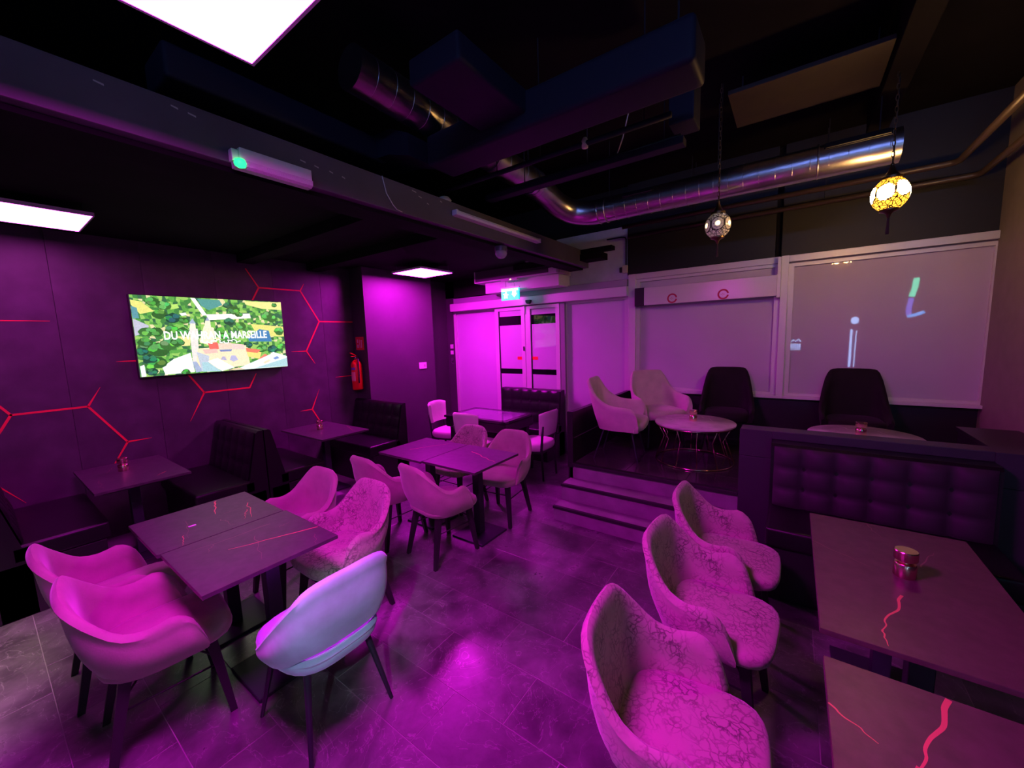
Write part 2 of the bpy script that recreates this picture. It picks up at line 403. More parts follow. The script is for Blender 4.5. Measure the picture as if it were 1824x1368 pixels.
# ---- window wall
wb = struct(MB().box(-5.6, -5.14, YB, YB+.15, 0, ZL).build('wall_back', M_purple), 'window wall with dark boards above the glazing', 'wall')
MB().box(-5.36, -1.87, YB, YB+.15, 2.56, ZC).build('upper_board', M_wallblack, wb)
MB().box(-2.95, -1.842, YB-.03, YB, 2.53, 3.235).build('pale_board', M_greywall, wb, label='pale grey board above the sliding door')
MB().box(-1.86, -.20, YB-.05, YB+.15, 2.585, ZC).build('upper_board', M_wallblack, wb)
MB().box(-.14, XR, YB-.05, YB+.15, 2.585, ZC).build('upper_board', M_wallblack, wb)
MB().box(-.20, -.14, YB+.02, YB+.15, 2.585, ZC).build('dark_gap', M_ceil, wb)
MB().box(-1.87, XR, YB-.02, YB+.15, 0, 1.045).build('lower_wall', M_bp, wb)
struct(MB().box(XR, XR+.2, 3.60, 5.55, 0, ZC).build('wall_right', M_beigewall), 'plain plaster wall at the end of the windows', 'wall')
struct(MB().box(XR, 3.4, 3.58, 3.75, 0, ZC).build('wall_right_return', M_wallblack), 'black wall return beyond the right booth', 'wall')
struct(MB().box(3.3, 3.4, YF, 3.58, 0, ZC).build('wall_right_far', M_wallblack), 'black wall far on the right', 'wall')
struct(MB().box(-5.7, 3.4, YF-.1, YF, 0, ZC).build('wall_front', M_wallblack), 'black wall behind the photographer', 'wall')

def rect_frame(mb, x0, x1, z0, z1, wl_, wr_, wb_, wt, y0, y1):
    mb.box(x0, x0+wl_, y0, y1, z0, z1); mb.box(x1-wr_, x1, y0, y1, z0, z1)
    mb.box(x0+wl_, x1-wr_, y0, y1, z0, z0+wb_); mb.box(x0+wl_, x1-wr_, y0, y1, z1-wt, z1)
    return mb
# window 1 (with the blind box) and window 2
w1 = struct(empty('window_1', (-.96, YB, 1.05)), 'frosted window with a long white blind box', 'window')
def part(mb, name, m, p, smooth=False, label=None):
    """parts built in world coordinates under an unrotated empty"""
    o = mb.build(name, m, p, smooth, label); o.location = -Vector(p.location); return o
part(MB().box(-1.83, -1.735, YB-.10, YB+.05, 1.02, 2.585, .004), 'post', M_alu, w1)
part(rect_frame(MB(), -1.735, -.135, 1.05, 2.515, .048, .055, .03, .035, YB-.06, YB+.02), 'window_frame', M_alu, w1)
part(MB().box(-1.74, -.15, YB-.09, YB+.02, 2.515, 2.585, .004), 'head_rail', M_alu, w1)
part(MB().box(-1.84, -.07, YB-.12, YB+.02, 1.02, 1.052, .004), 'window_sill', M_alu, w1)
part(MB().box(-1.687, -.19, YB-.025, YB-.015, 1.08, 2.48), 'pane', M_film, w1)
part(MB().box(-1.60, -.165, YB-.17, YB-.06, 2.16, 2.385, .006), 'blind_box', mat('gloss_white', (.60, .58, .58), .22, spec=.6), w1, label='glossy white blind box')
part(MB().box(-1.725, -1.60, YB-.165, YB-.06, 2.155, 2.39, .004), 'box_end', M_blackwood, w1)
part(MB().box(-.165, -.135, YB-.17, YB-.06, 2.14, 2.57), 'box_end', M_alu, w1)
for cx in (-1.25, -.683):
    mb = MB(); n = 28; yv = YB-.1715
    vs = []; fs = []
    for i in range(n+1):
        a = math.radians(8)+(2*math.pi-math.radians(20))*i/n
        for r in (.060, .041): vs.append((cx+r*math.cos(a), yv, 2.223+r*math.sin(a)))
    fs = [(2*i, 2*i+1, 2*i+3, 2*i+2) for i in range(n)]
    mb.add(vs, fs)
    for dx, dz, l in ((-.018, 0, .016), (-.004, .010, .012), (-.004, -.010, .012), (.012, .0, .02)):
        mb.add([(cx+dx-l/2, yv, 2.223+dz-.004), (cx+dx+l/2, yv, 2.223+dz), (cx+dx-l/2, yv, 2.223+dz+.004)], [(0, 1, 2)])
    part(mb, 'round_sticker', mat('crimson_print', (.42, .005, .05), .5), w1, label='crimson ring sticker')
w2 = struct(empty('window_2', (.7, YB, 1.05)), 'large plain frosted window beside the right wall', 'window')
part(MB().box(-.135, -.067, YB-.11, YB+.05, 1.02, 2.585, .004), 'post', M_alu, w2)
part(rect_frame(MB(), -.067, 1.42, 1.05, 2.50, .05, .012, .03, .035, YB-.06, YB+.02), 'window_frame', M_alu, w2)
part(MB().box(-.067, 1.42, YB-.09, YB+.02, 2.515, 2.585, .004), 'head_rail', M_alu, w2)
part(MB().box(-.067, 1.42, YB-.04, YB+.02, 2.50, 2.515), 'head_gap', mat('violet_grey_trim', (.16, .13, .20), .5), w2)
part(MB().box(-.07, 1.42, YB-.12, YB+.02, 1.02, 1.052, .004), 'window_sill', M_alu, w2)
part(MB().box(-.018, 1.408, YB-.025, YB-.015, 1.08, 2.465), 'pane', M_film, w2)
# sliding door
d1 = struct(empty('door_1', (-3.5, YB, 0)), 'glazed sliding entrance door with frosted side panels', 'door')
part(MB().box(-5.10, -1.83, YB-.17, YB+.02, 2.30, 2.435, .012), 'door_header', M_alu, d1)
part(MB().box(-5.05, -1.84, YB-.12, YB+.02, 2.44, 2.53, .006), 'header_rail', mat('grey_rail', (.30, .28, .32), .5), d1)
part(rect_frame(MB(), -5.13, -4.08, 0, 2.30, .05, .02, .06, .03, YB-.05, YB+.02), 'side_frame', M_alu, d1)
part(MB().box(-5.08, -4.10, YB-.02, YB-.01, .06, 2.27), 'pane', M_film, d1)
part(rect_frame(MB(), -2.83, -1.83, 0, 2.30, .03, .07, .06, .03, YB-.05, YB+.02), 'side_frame', M_alu, d1)
part(MB().box(-2.80, -1.90, YB-.02, YB-.01, .06, 2.27), 'pane', M_film, d1)
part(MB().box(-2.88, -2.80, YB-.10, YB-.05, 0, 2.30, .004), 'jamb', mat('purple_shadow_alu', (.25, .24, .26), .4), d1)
for (x0, x1, g0, g1) in ((-4.12, -3.515, -4.045, -3.585), (-3.505, -2.885, -3.41, -2.95)):
    lf = part(rect_frame(MB(), x0, x1, .02, 2.29, g0-x0, x1-g1, .10, .05, YB-.11, YB-.06), 'door_leaf', M_alu, d1)
    def sub(mb, name, m):
        return mb.build(name, m, lf)
    yg0, yg1 = YB-.09, YB-.08
    for za, zb, m in ((.12, 1.198, M_film), (1.198, 1.283, M_darkglass), (1.283, 2.0, M_film), (2.0, 2.148, M_darkglass), (2.148, 2.24, M_film)):
        sub(MB().box(g0, g1, yg0, yg1, za, zb), 'pane', m)
    sub(MB().box(g0+.002, g0+.012, yg0-.012, yg0, .12, 2.24), 'gasket', M_blackwood)
    xr = (g1-.10, g1) if x0 < -3.6 else (g0+.015, g0+.12)
    sub(MB().box(xr[0], xr[1], yg0-.006, yg0, 1.435, 1.485, .0028), 'red_marker', mat('red_sticker', (.85, .01, .02), .5))
part(MB().box(-3.55, -3.53, YB-.125, YB-.10, 1.58, 1.65, .003), 'lock', M_blackwood, d1)
part(MB().box(-3.525, -3.495, YB-.135, YB-.11, 2.17, 2.29, .004), 'bracket', M_alu, d1)
snz = MB(); pts = [(-.042, .028), (.042, .028), (.040, -.002), (.018, -.030), (-.018, -.030), (-.040, -.002)]
snz.prism([(-3.375+a, 2.345+b) for a, b in pts], 'y', YB-.225, YB-.17)
part(snz, 'door_sensor', M_blackwood, d1)

# ---- platform with three steps
pf = struct(MB().box(-1.81, XR, 3.58, YB-.02, 0, PZ-.008).build('floor_platform', M_bp), 'raised platform with three steps below the windows', 'platform')
for i in range(6):
    for j in range(6):
        x0 = -1.81+i*.54; y0 = 3.60+j*.30
        MB().box(x0+.0015, min(x0+.54, XR)-.0015, y0+.0015, min(y0+.30, 5.378)-.0015, PZ-.008, PZ, .0012).build('platform_tile', mat('platform_stone', (.045, .036, .045), .14, var=.3, vscale=9), pf)
for (y0, y1, z0, z1) in ((3.205, 3.58, 0, .147), (3.375, 3.58, .147, .315)):
    st = MB().box(-1.85, -.315, y0, y1, z0, z1-.002, .003).build('step', M_step, pf)
    MB().box(-1.853, -.315, y0-.012, y0+.022, z1-.026, z1, .003).build('nosing', M_blackwood, st)
MB().box(-1.85, -.315, 3.570, 3.58, .315, PZ-.02).build('riser', M_step, pf)
MB().box(-1.83, -.315, 3.545, 3.60, PZ-.030, PZ+.002, .003).build('nosing', M_blackwood, pf)
pw = MB().box(-1.87, -1.815, 3.57, YB-.06, 0, 1.015, .004).build('parapet', M_bp, pf, label='low black parapet along the platform side')
MB().box(-1.874, -1.81, 3.562, 3.60, PZ-.05, 1.02, .004).build('end_post', M_bp, pw)
MB().box(-1.8148, -1.812, 3.60, YB-.06, .735, .742).build('joint', mat('joint_line', (.10, .08, .10), .5), pw)

# ---- half wall behind the right booth
M_hw = mat('half_wall_board', (.032, .026, .040), .45, var=.12, vscale=4)
hw = struct(MB().box(-.31, XR, 3.57, 3.72, 0, 1.015).build('wall_half', M_hw), 'black half wall between the booth and the platform', 'wall')
MB().box(-.314, -.098, 3.556, 3.57, .80, 1.015, .002).build('board', M_hw, hw)
MB().box(-.314, -.098, 3.556, 3.57, 0, .796, .002).build('board', M_hw, hw)
MB().box(1.03, XR, 3.556, 3.57, .80, 1.015, .002).build('board', M_hw, hw)
MB().box(1.03, XR, 3.556, 3.57, 0, .796, .002).build('board', M_hw, hw)
MB().box(-.098, 1.03, 3.556, 3.57, .955, 1.018, .004).build('cap_rail', M_hw, hw)

# ================================================================== LIGHT FITTINGS
def light_panel(x0, x1, y0, y1, z, m, label, hang=0.):
    t = thing('ceiling_light_panel', label, 'ceiling light', ((x0+x1)/2, (y0+y1)/2, z), group='square LED ceiling panels')
    hx, hy = (x1-x0)/2, (y1-y0)/2; r = .010
    f = MB()
    f.box(-hx-r, hx+r, -hy-r, -hy, -.001, .025); f.box(-hx-r, hx+r, hy, hy+r, -.001, .025)
    f.box(-hx-r, -hx, -hy, hy, -.001, .025); f.box(hx, hx+r, -hy, hy, -.001, .025)
    f.build('panel_frame', M_rim, t)
    MB().box(-hx, hx, -hy, hy, 0, .012).build('diffuser', m, t)
    MB().box(-hx, hx, -hy, hy, .013, .025).build('back_plate', M_rim, t)
    if hang:
        for sx in (-1, 1):
            for sy in (-1, 1):
                MB().cyl((sx*(hx-.04), sy*(hy-.04), .025), (sx*(hx-.04), sy*(hy-.04), hang-z), .003, n=6).build('hanger', M_legmetal, t)
    return t
light_panel(-1.53, -.93, .08, .68, 2.75, M_panel, 'large magenta light panel hanging nearest the photographer', ZC)
light_panel(-4.79, -4.19, .07, .66, 2.775, emit('magenta_led_dim', (1.0, .075, .93), 15.0), 'magenta light panel over the booths in front of the television', ZL)
light_panel(-4.65, -4.06, 3.66, 4.25, 2.755, M_panel, 'magenta light panel above the glass table near the entrance', ZL)
cv = thing('fill_light', 'added cool fill strip high on the wall behind the photographer', 'fill light', (1.25, YF, 3.40))  # unseen fill source added to cool the window wall and ducts
MB().box(-1.8, 1.8, 0, .30, .0, .03, .004).build('light_shield', M_bp, cv)  # added shield with its lip keeps the fill light off the near floor
MB().box(-1.8, 1.8, .29, .30, .03, .05).build('lip', M_bp, cv)
MB().box(-1.78, 1.78, .012, .05, .05, .20, .004).build('lit_strip', M_cool, cv)
MB().box(-1.8, 1.8, 0, .012, .03, .22).build('back_plate', M_rim, cv)
dl = thing('downlight', 'small round ceiling downlight over the floor at lower left', 'ceiling light', (-3.60, -.80, ZL))
MB().lathe([(.062, -.001), (.062, -.008), (.048, -.012), (.044, -.004), (.044, .0)], 20).build('rim', M_white, dl, True)
sp = bpy.data.lights.new('downlight_lamp', 'SPOT'); sp.energy = SPOT_W; sp.color = (1, .72, .62); sp.spot_size = math.radians(46); sp.spot_blend = .9; sp.shadow_soft_size = .04
so = bpy.data.objects.new('downlight_lamp', sp); C.objects.link(so); so.parent = dl; so.location = (0, 0, -.03); so.rotation_euler = (math.radians(2), math.radians(2), 0)

ts = thing('added_spotlight', 'added spotlight behind the photographer that brightens the blue chair', 'spotlight', (.35, -.95, 2.62))  # unseen cool spot added to lift the back of the blue chair
MB().cyl((0, 0, .12), (0, 0, ZC-2.62), .010, n=8).build('stem', M_blackwood, ts, True)
MB().cyl((.05, -.04, .12), (-.02, .01, .0), .045, .050, 20).build('lamp_head', M_blackwood, ts, 40)
sl = bpy.data.lights.new('spotlight_lamp', 'SPOT'); sl.energy = COOL_W; sl.color = (.66, .80, 1.0); sl.spot_size = math.radians(15); sl.spot_blend = 1.0; sl.shadow_soft_size = .05
sq_ = bpy.data.objects.new('spotlight_lamp', sl); C.objects.link(sq_); sq_.parent = ts; sq_.location = (-.06, .04, -.06)
sq_.rotation_euler = (Vector((-1.56, .84, .62))-Vector((.29, -.91, 2.56))).to_track_quat('-Z', 'Y').to_euler()

# ================================================================== CHAIRS
def loft_shell(rim, bot, th, bulge, N=41, K=8, bottom=True):
    """padded shell between a bottom line and a rim line (half lines, mirrored in x)"""
    half = (N+1)//2
    R = smoothline(rim, half); B = smoothline(bot, half)
    R = [Vector((-p.x, p.y, p.z)) for p in R[:0:-1]]+R; B = [Vector((-p.x, p.y, p.z)) for p in B[:0:-1]]+B
    secs = []
    for i in range(N):
        a, b = R[max(i-1, 0)], R[min(i+1, N-1)]
        t = Vector((b.x-a.x, b.y-a.y, 0))
        n = Vector((-t.y, t.x, 0)); n = n.normalized() if n.length > 1e-6 else Vector((0, -1, 0))
        if n.dot(Vector((R[i].x, R[i].y-.02, 0))) < 0: n = -n
        hgt = max(R[i].z-B[i].z, .01); bl = bulge*min(1, hgt/.2)
        sec = []
        for k in range(K+1):
            s = k/K; p = B[i].lerp(R[i], s)
            sec.append(p+n*bl*math.sin(math.pi*min(1, s*1.15))*(1-s*.3))
        for f, g in ((.25, .45), (.5, .6), (.75, .45)): sec.append(R[i]-n*th*f+Vector((0, 0, th*g)))
        for k in range(K, -1, -1):
            s = k/K; p = B[i].lerp(R[i], s)
            sec.append(p+n*bl*math.sin(math.pi*min(1, s*1.15))*(1-s*.3)-n*th)
        secs.append(sec)
    mb = MB(); L = len(secs[0]); vs = [p for s in secs for p in s]; fs = []
    for i in range(N-1):
        for k in range(L-1): fs.append((i*L+k, i*L+k+1, (i+1)*L+k+1, (i+1)*L+k))
    fs.append(tuple(range(L))); fs.append(tuple((N-1)*L+k for k in range(L-1, -1, -1)))
    if bottom: fs.append(tuple(i*L for i in range(N)))
    else:
        for i in range(N-1): fs.append((i*L, (i+1)*L, (i+1)*L+L-1, i*L+L-1))
    mb.add(vs, fs); return mb
def pad(w, d0, d1, z0, z1, dome=.015, p=4.0, nr=7, na=40, taper=.0):
    """seat cushion with a superellipse outline"""
    mb = MB(); cy = (d0+d1)/2; hd = (d1-d0)/2; hw_ = w/2; vs = []
    rows = [(0.0, z0), (.90, z0), (.97, z0+(z1-z0)*.18), (1.0, z0+(z1-z0)*.5), (.985, z0+(z1-z0)*.8), (.93, z1-.004), (.8, z1+dome*.35), (.55, z1+dome*.75), (.25, z1+dome*.97), (.0, z1+dome)]
    for s, z in rows:
        for k in range(na):
            a = 2*math.pi*k/na; ca, sa = math.cos(a), math.sin(a)
            r = (abs(ca)**p+abs(sa)**p)**(-1/p)
            yy = sa*r; xx = ca*r*(1-taper*(.5-.5*yy))
            vs.append((xx*hw_*s, cy+yy*hd*s, z))
    m = len(rows)
    mb.add(vs, [(i*na+k, i*na+(k+1) % na, (i+1)*na+(k+1) % na, (i+1)*na+k) for i in range(m-1) for k in range(na)])
    return mb
def square_leg(p0, p1, w0, w1):
    p0, p1 = Vector(p0), Vector(p1); mb = MB(); vs = []
    for p, h in ((p0, w0/2), (p1, w1/2)):
        vs += [(p.x+a*h, p.y+b*h, p.z) for a, b in ((-1, -1), (1, -1), (1, 1), (-1, 1))]
    mb.add(vs, [(3, 2, 1, 0), (4, 5, 6, 7)]+[(i, (i+1) % 4, 4+(i+1) % 4, 4+i) for i in range(4)])
    return mb

# --- velvet armchair: padded bucket shell with low arms, black wooden legs and wire bracing (faces +y)
RIM_A = [(0, -.300, .808), (.12, -.293, .803), (.190, -.266, .765), (.238, -.205, .69), (.264, -.130, .618), (.278, -.045, .597), (.282, .035, .612), (.272, .100, .570), (.262, .135, .49), (.255, .150, .44)]
BOT_A = [(0, -.185, .395), (.10, -.183, .395), (.165, -.160, .395), (.205, -.10, .395), (.222, -.03, .395), (.228, .04, .397), (.232, .075, .40), (.236, .105, .402), (.240, .130, .405), (.242, .145, .408)]
sh_mesh = {}
def armchair(label, fabric, loc, rz, group, seat_fabric=None):
    t = thing('armchair', label, 'chair', loc, rz, group)
    if 'A' not in sh_mesh:
        legs = []
        for sx in (-1, 1):
            legs.append(square_leg((sx*.155, .165, .41), (sx*.20, .215, 0), .044, .027))
            legs.append(square_leg((sx*.150, -.130, .40), (sx*.195, -.215, 0), .044, .027))
        br = MB()
        for sx in (-1, 1):
            br.tube([(sx*.165, .175, .30), (sx*.05, .05, .385)], .005, 6); br.tube([(sx*.162, -.150, .30), (sx*.05, -.03, .385)], .005, 6)
            br.tube([(sx*.172, .18, .26), (sx*.168, -.165, .26)], .005, 6)
        br.tube([(-.165, .175, .30), (.165, .175, .30)], .005, 6)
        sh_mesh['A'] = (loft_shell(RIM_A, BOT_A, .042, .028), pad(.490, -.215, .272, .398, .472, .016, taper=.12), legs, br)
    s, p, legs, br = sh_mesh['A']
    key = 'A'+fabric.name
    if key not in sh_mesh:
        sh_mesh[key] = (s.mesh('shell', fabric, 45), p.mesh('seat', seat_fabric or fabric, True))
    if 'Aleg' not in sh_mesh:
        sh_mesh['Aleg'] = [l.mesh('leg', M_blackwood) for l in legs]; sh_mesh['Abr'] = br.mesh('wire_brace', M_blackwood, True)
    for nm, me in [('shell', sh_mesh[key][0]), ('seat', sh_mesh[key][1])]+[('leg', l) for l in sh_mesh['Aleg']]+[('wire_brace', sh_mesh['Abr'])]:
        o = bpy.data.objects.new(nm, me); C.objects.link(o); o.parent = t
    return t
R = math.radians
G1 = 'velvet armchairs at the front table'; G2 = 'velvet armchairs at the middle table'; G3 = 'crackled velvet armchairs along the right table'
armchair('plain velvet armchair at the lower left, farther from the photographer, back to the left edge', M_velvet, (-3.00, .36, 0), R(-3), G1)
armchair('plain velvet armchair in the lower left corner, nearest the photographer of its pair', M_velvet, (-2.42, .39, 0), R(-6), G1)
armchair('plain velvet armchair behind the front table beside the booth', M_velvet, (-2.95, 1.27, 0), R(180+2), G1)
armchair('crackle patterned velvet armchair behind the front table next to the blue chair', M_crackle, (-2.37, 1.31, 0), R(180), G1)
armchair('plain velvet armchair on the near side of the middle table, left one', M_velvet, (-2.95, 2.14, 0), R(-2), G2)
armchair('plain velvet armchair on the near side of the middle table, right one', M_velvet, (-2.37, 2.20, 0), R(-8), G2)
armchair('crackle patterned velvet armchair on the far side of the middle table', M_crackle, (-2.90, 3.00, 0), R(180), G2)
armchair('plain velvet armchair on the far side of the middle table near the steps', M_velvet, (-2.33, 3.02, 0), R(180+6), G2)
armchair('crackled velvet armchair of the right row closest to the steps', M_crackle, (-.27, 2.55, 0), R(-90), G3)
armchair('crackled velvet armchair in the middle of the right row', M_crackle, (-.265, 1.96, 0), R(-90-4), G3)
armchair('crackled velvet armchair at the bottom of the picture, nearest of the right row', M_crackle, (-.265, 1.27, 0), R(-90+4), G3)

# --- pale blue chair with an open gap under the backrest, round tapered metal legs
def blue_chair(loc, rz):
    t = thing('dining_chair', 'pale blue velvet chair with open lower back at the end of the front table', 'chair', loc, rz)
    rim = [(0, -.285, .815), (.13, -.280, .812), (.215, -.25, .775), (.250, -.16, .68), (.262, -.05, .575), (.262, .03, .50), (.258, .08, .46), (.25, .11, .44)]
    bot = [(0, -.240, .505), (.11, -.235, .505), (.185, -.200, .495), (.225, -.120, .445), (.238, -.04, .415), (.242, .02, .405), (.245, .07, .402), (.245, .10, .402)]
    loft_shell(rim, bot, .035, .020, bottom=False).build('backrest', M_velvet_b, t, 45)
    pad(.50, -.225, .265, .385, .462, .012, p=3.2, taper=.12).build('seat', M_velvet_b, t, True)
    # raised rear lip of the seat shell below the opening
    rim2 = [(0, -.235, .452), (.10, -.23, .452), (.17, -.195, .447), (.210, -.12, .435), (.228, -.04, .43)]
    bot2 = [(0, -.17, .375), (.09, -.168, .375), (.15, -.145, .375), (.19, -.09, .38), (.21, -.03, .385)]
    loft_shell(rim2, bot2, .030, .015).build('seat_lip', M_velvet_b, t, 45)
    for sx in (-1, 1):
        MB().cyl((sx*.15, .15, .40), (sx*.215, .235, 0), .017, .009, 12).build('leg', M_legmetal, t, 40)
        MB().cyl((sx*.14, -.12, .40), (sx*.205, -.215, 0), .017, .009, 12).build('leg', M_legmetal, t, 40)
    return t
blue_chair((-1.80, .86, 0), R(90))

# --- cream dining chair: separate curved back on wooden posts
def cream_chair(label, loc, rz):
    t = thing('cream_chair', label, 'chair', loc, rz, 'cream dining chairs at the glass table')
    pad(.44, -.20, .23, .37, .475, .012, p=4).build('seat', M_cream, t, True)
    rim = [(0, -.27, .86), (.10, -.262, .858), (.17, -.235, .85), (.215, -.185, .83)]
    bot = [(0, -.235, .575), (.09, -.23, .575), (.155, -.205, .575), (.19, -.165, .58)]
    loft_shell(rim, bot, .04, .006, N=25, bottom=False).build('backrest', M_cream, t, 45)
    for sx in (-1, 1):
        MB().tube([(sx*.165, -.195, 0), (sx*.165, -.175, .38), (sx*.17, -.195, .58), (sx*.178, -.215, .70)], [.013, .017, .016, .012], 8).build('back_post', M_blackwood, t, True)
        square_leg((sx*.175, .185, .39), (sx*.180, .195, 0), .036, .026).build('leg', M_blackwood, t)
    MB().box(-.19, .19, -.18, .20, .345, .372, .004).build('seat_rail', M_blackwood, t)
    return t
cream_chair('cream chair left of the glass table against the grey wall', (-4.17, 4.12, 0), R(-90+10))
cream_chair('cream chair in front of the glass table with its back to the room', (-3.33, 3.78, 0), R(0))
cream_chair('cream chair right of the glass table beside the black booth', (-2.66, 4.20, 0), R(90))

# --- lounge chairs on the platform
def lounge(label, fabric, loc, rz, kind):
    t = thing('lounge_chair', label, 'chair', loc, rz, 'lounge chairs on the platform')
    if kind == 'arm':
        rim = [(0, -.315, .83), (.15, -.31, .828), (.215, -.28, .80), (.262, -.19, .66), (.295, -.06, .575), (.312, .08, .555), (.315, .18, .545), (.310, .235, .49), (.30, .25, .40), (.295, .25, .36)]
        bot = [(0, -.185, .325), (.11, -.185, .325), (.18, -.165, .325), (.225, -.10, .325), (.25, -.02, .325), (.262, .07, .325), (.268, .14, .325), (.272, .19, .325), (.275, .23, .325), (.276, .245, .325)]
        loft_shell(rim, bot, .045, .012).build('shell', fabric, t, 45)
        pad(.52, -.20, .295, .325, .425, .015, taper=.12).build('seat', fabric, t, True)
    else:
        rim = [(0, -.30, .865), (.15, -.295, .862), (.21, -.265, .83), (.245, -.20, .69), (.268, -.10, .54), (.275, .02, .47), (.272, .12, .445), (.265, .19, .43), (.26, .22, .41)]
        bot = [(0, -.18, .325), (.11, -.18, .325), (.17, -.16, .325), (.205, -.11, .325), (.225, -.04, .325), (.235, .04, .325), (.24, .11, .325), (.243, .16, .325), (.244, .20, .325)]
        loft_shell(rim, bot, .045, .018).build('shell', fabric, t, 45)
        pad(.47, -.20, .27, .325, .425, .015, taper=.10).build('seat', fabric, t, True)
    for sx in (-1, 1):
        MB().cyl((sx*.17, .16, .335), (sx*.225, .235, 0), .010, .007, 10).build('leg', M_legmetal, t, 40)
        MB().cyl((sx*.15, -.12, .335), (sx*.205, -.225, 0), .010, .007, 10).build('leg', M_legmetal, t, 40)
    return t
lounge('beige lounge chair beside the platform parapet, facing the round table', M_beige, (-1.50, 4.06, PZ), R(-90+8), 'arm')
lounge('beige lounge chair in the window corner of the platform', M_beige, (-1.30, 4.80, PZ), R(-90-48), 'arm')
lounge('black lounge chair behind the round table under the blind box', M_darkvelvet, (-.585, 4.98, PZ), R(180+6), 'back')
lounge('black lounge chair under the large plain window', M_darkvelvet, (.52, 5.01, PZ), R(180), 'back')

# ================================================================== TABLES
def vein_path(a, b, jit, n=9, seed=0):
    rnd = random.Random(seed); out = []
    for i in range(n):
        t = i/(n-1); out.append((a[0]+(b[0]-a[0])*t+rnd.uniform(-jit, jit)*(0 < i < n-1), a[1]+(b[1]-a[1])*t+rnd.uniform(-jit, jit)*(0 < i < n-1)))
    return out
def cafe_table(name, label, x0, x1, y0, y1, veins, group, cols=None, stone=None):
    cx, cy = (x0+x1)/2, (y0+y1)/2
    t = thing(name, label, 'table', (cx, cy, 0), group=group)
    top = MB().box(x0-cx+.001, x1-cx-.001, y0-cy+.001, y1-cy-.001, .730, .750, .002)
    for i, (a, b, wd, jit, m) in enumerate(veins):
        top.mi = m; pth = vein_path((a[0]-cx, a[1]-cy), (b[0]-cx, b[1]-cy), jit, seed=i+int(cx*100))
        top.ribbon([(q.x, q.y) for q in smoothline([(p[0], p[1], 0) for p in pth], 28)], .7504, wd, wd*.35)
    top.build('table_top', [stone or M_stone, M_vein, M_veinf], t, fix=False)
    MB().box(x0-cx+.05, x1-cx-.05, y0-cy+.05, y1-cy-.05, .712, .730).build('underframe', M_blackwood, t)
    for (px, py) in (cols or [(0, .07)]):
        MB().box(px-.035, px+.035, py-.035, py+.035, .02, .714, .004).build('column', M_legmetal, t)
        MB().box(px-.18, px+.18, py-.18, py+.18, 0, .018, .004).build('base_plate', M_legmetal, t)
    return t
GF = 'square cafe tables pushed together'
cafe_table('cafe_table', 'dark stone cafe table on the left half of the front pair', -3.205, -2.605, .455, 1.075,
  [((-3.18, .89), (-2.93, .81), .010, .006, 1), ((-2.95, 1.00), (-2.68, .92), .005, .008, 1), ((-2.83, .95), (-2.69, .88), .004, .008, 1), ((-2.75, .604), (-2.615, .564), .004, .006, 1), ((-2.97, .67), (-2.69, .61), .003, .008, 2), ((-2.81, .80), (-2.65, .82), .004, .012, 2), ((-3.10, .467), (-3.11, .549), .003, .006, 2), ((-2.89, .842), (-2.898, .93), .003, .008, 2)], GF)
cafe_table('cafe_table', 'dark stone cafe table with a long red vein, right half of the front pair', -2.600, -1.995, .468, 1.085,
  [((-2.19, 1.075), (-2.349, .684), .008, .005, 1), ((-2.476, .94), (-2.496, .566), .005, .008, 2), ((-2.39, .826), (-2.096, .741), .003, .010, 2), ((-2.12, 1.02), (-2.01, .968), .003, .006, 2), ((-2.482, .658), (-2.406, .615), .003, .006, 2), ((-2.384, .95), (-2.40, 1.02), .003, .006, 2)], GF)
GM = GF
cafe_table('cafe_table', 'dark stone cafe table on the left half of the middle pair', -3.195, -2.600, 2.205, 2.82,
  [((-2.99, 2.42), (-2.77, 2.81), .006, .008, 1)], GM)
cafe_table('cafe_table', 'dark stone cafe table on the right half of the middle pair near the steps', -2.595, -1.990, 2.225, 2.835,
  [((-2.405, 2.659), (-2.02, 2.52), .010, .012, 1)], GM)
cafe_table('booth_table', 'dark table in the near left booth under the hexagon lines', -5.12, -4.155, .44, 1.02,
  [((-4.36, .90), (-4.28, .82), .008, .006, 1), ((-4.55, .52), (-4.25, .50), .005, .01, 2), ((-4.95, .66), (-4.75, .6), .006, .01, 2)], 'tables in the wall booths', cols=[(0, 0)])
cafe_table('booth_table', 'dark table in the far left booth near the fire extinguisher', -5.12, -4.155, 2.175, 2.765,
  [((-4.55, 2.72), (-4.26, 2.62), .006, .006, 1)], 'tables in the wall booths', cols=[(0, 0)])
cafe_table('booth_table', 'brownish stone table in front of the right booth with a red vein', .12, .725, 1.640, 2.71,
  [((.39, 2.02), (.297, 1.744), .010, .010, 1), ((.297, 1.744), (.300, 1.66), .006, .003, 1), ((.122, 2.348), (.32, 2.20), .004, .005, 2), ((.496, 2.314), (.57, 2.49), .006, .005, 2), ((.36, 2.70), (.40, 2.55), .004, .006, 2)], 'long tables on the right', cols=[(0, .3), (0, -.3)], stone=M_stoneb)
cafe_table('booth_table', 'dark stone table at the lower right corner with a wide red vein', .122, .73, .45, 1.502,
  [((.40, 1.495), (.292, 1.21), .014, .008, 1), ((.292, 1.21), (.20, .80), .016, .012, 1), ((.125, 1.302), (.22, 1.23), .006, .004, 1)], 'long tables on the right', cols=[(0, .3), (0, -.3)], stone=M_stoneb)

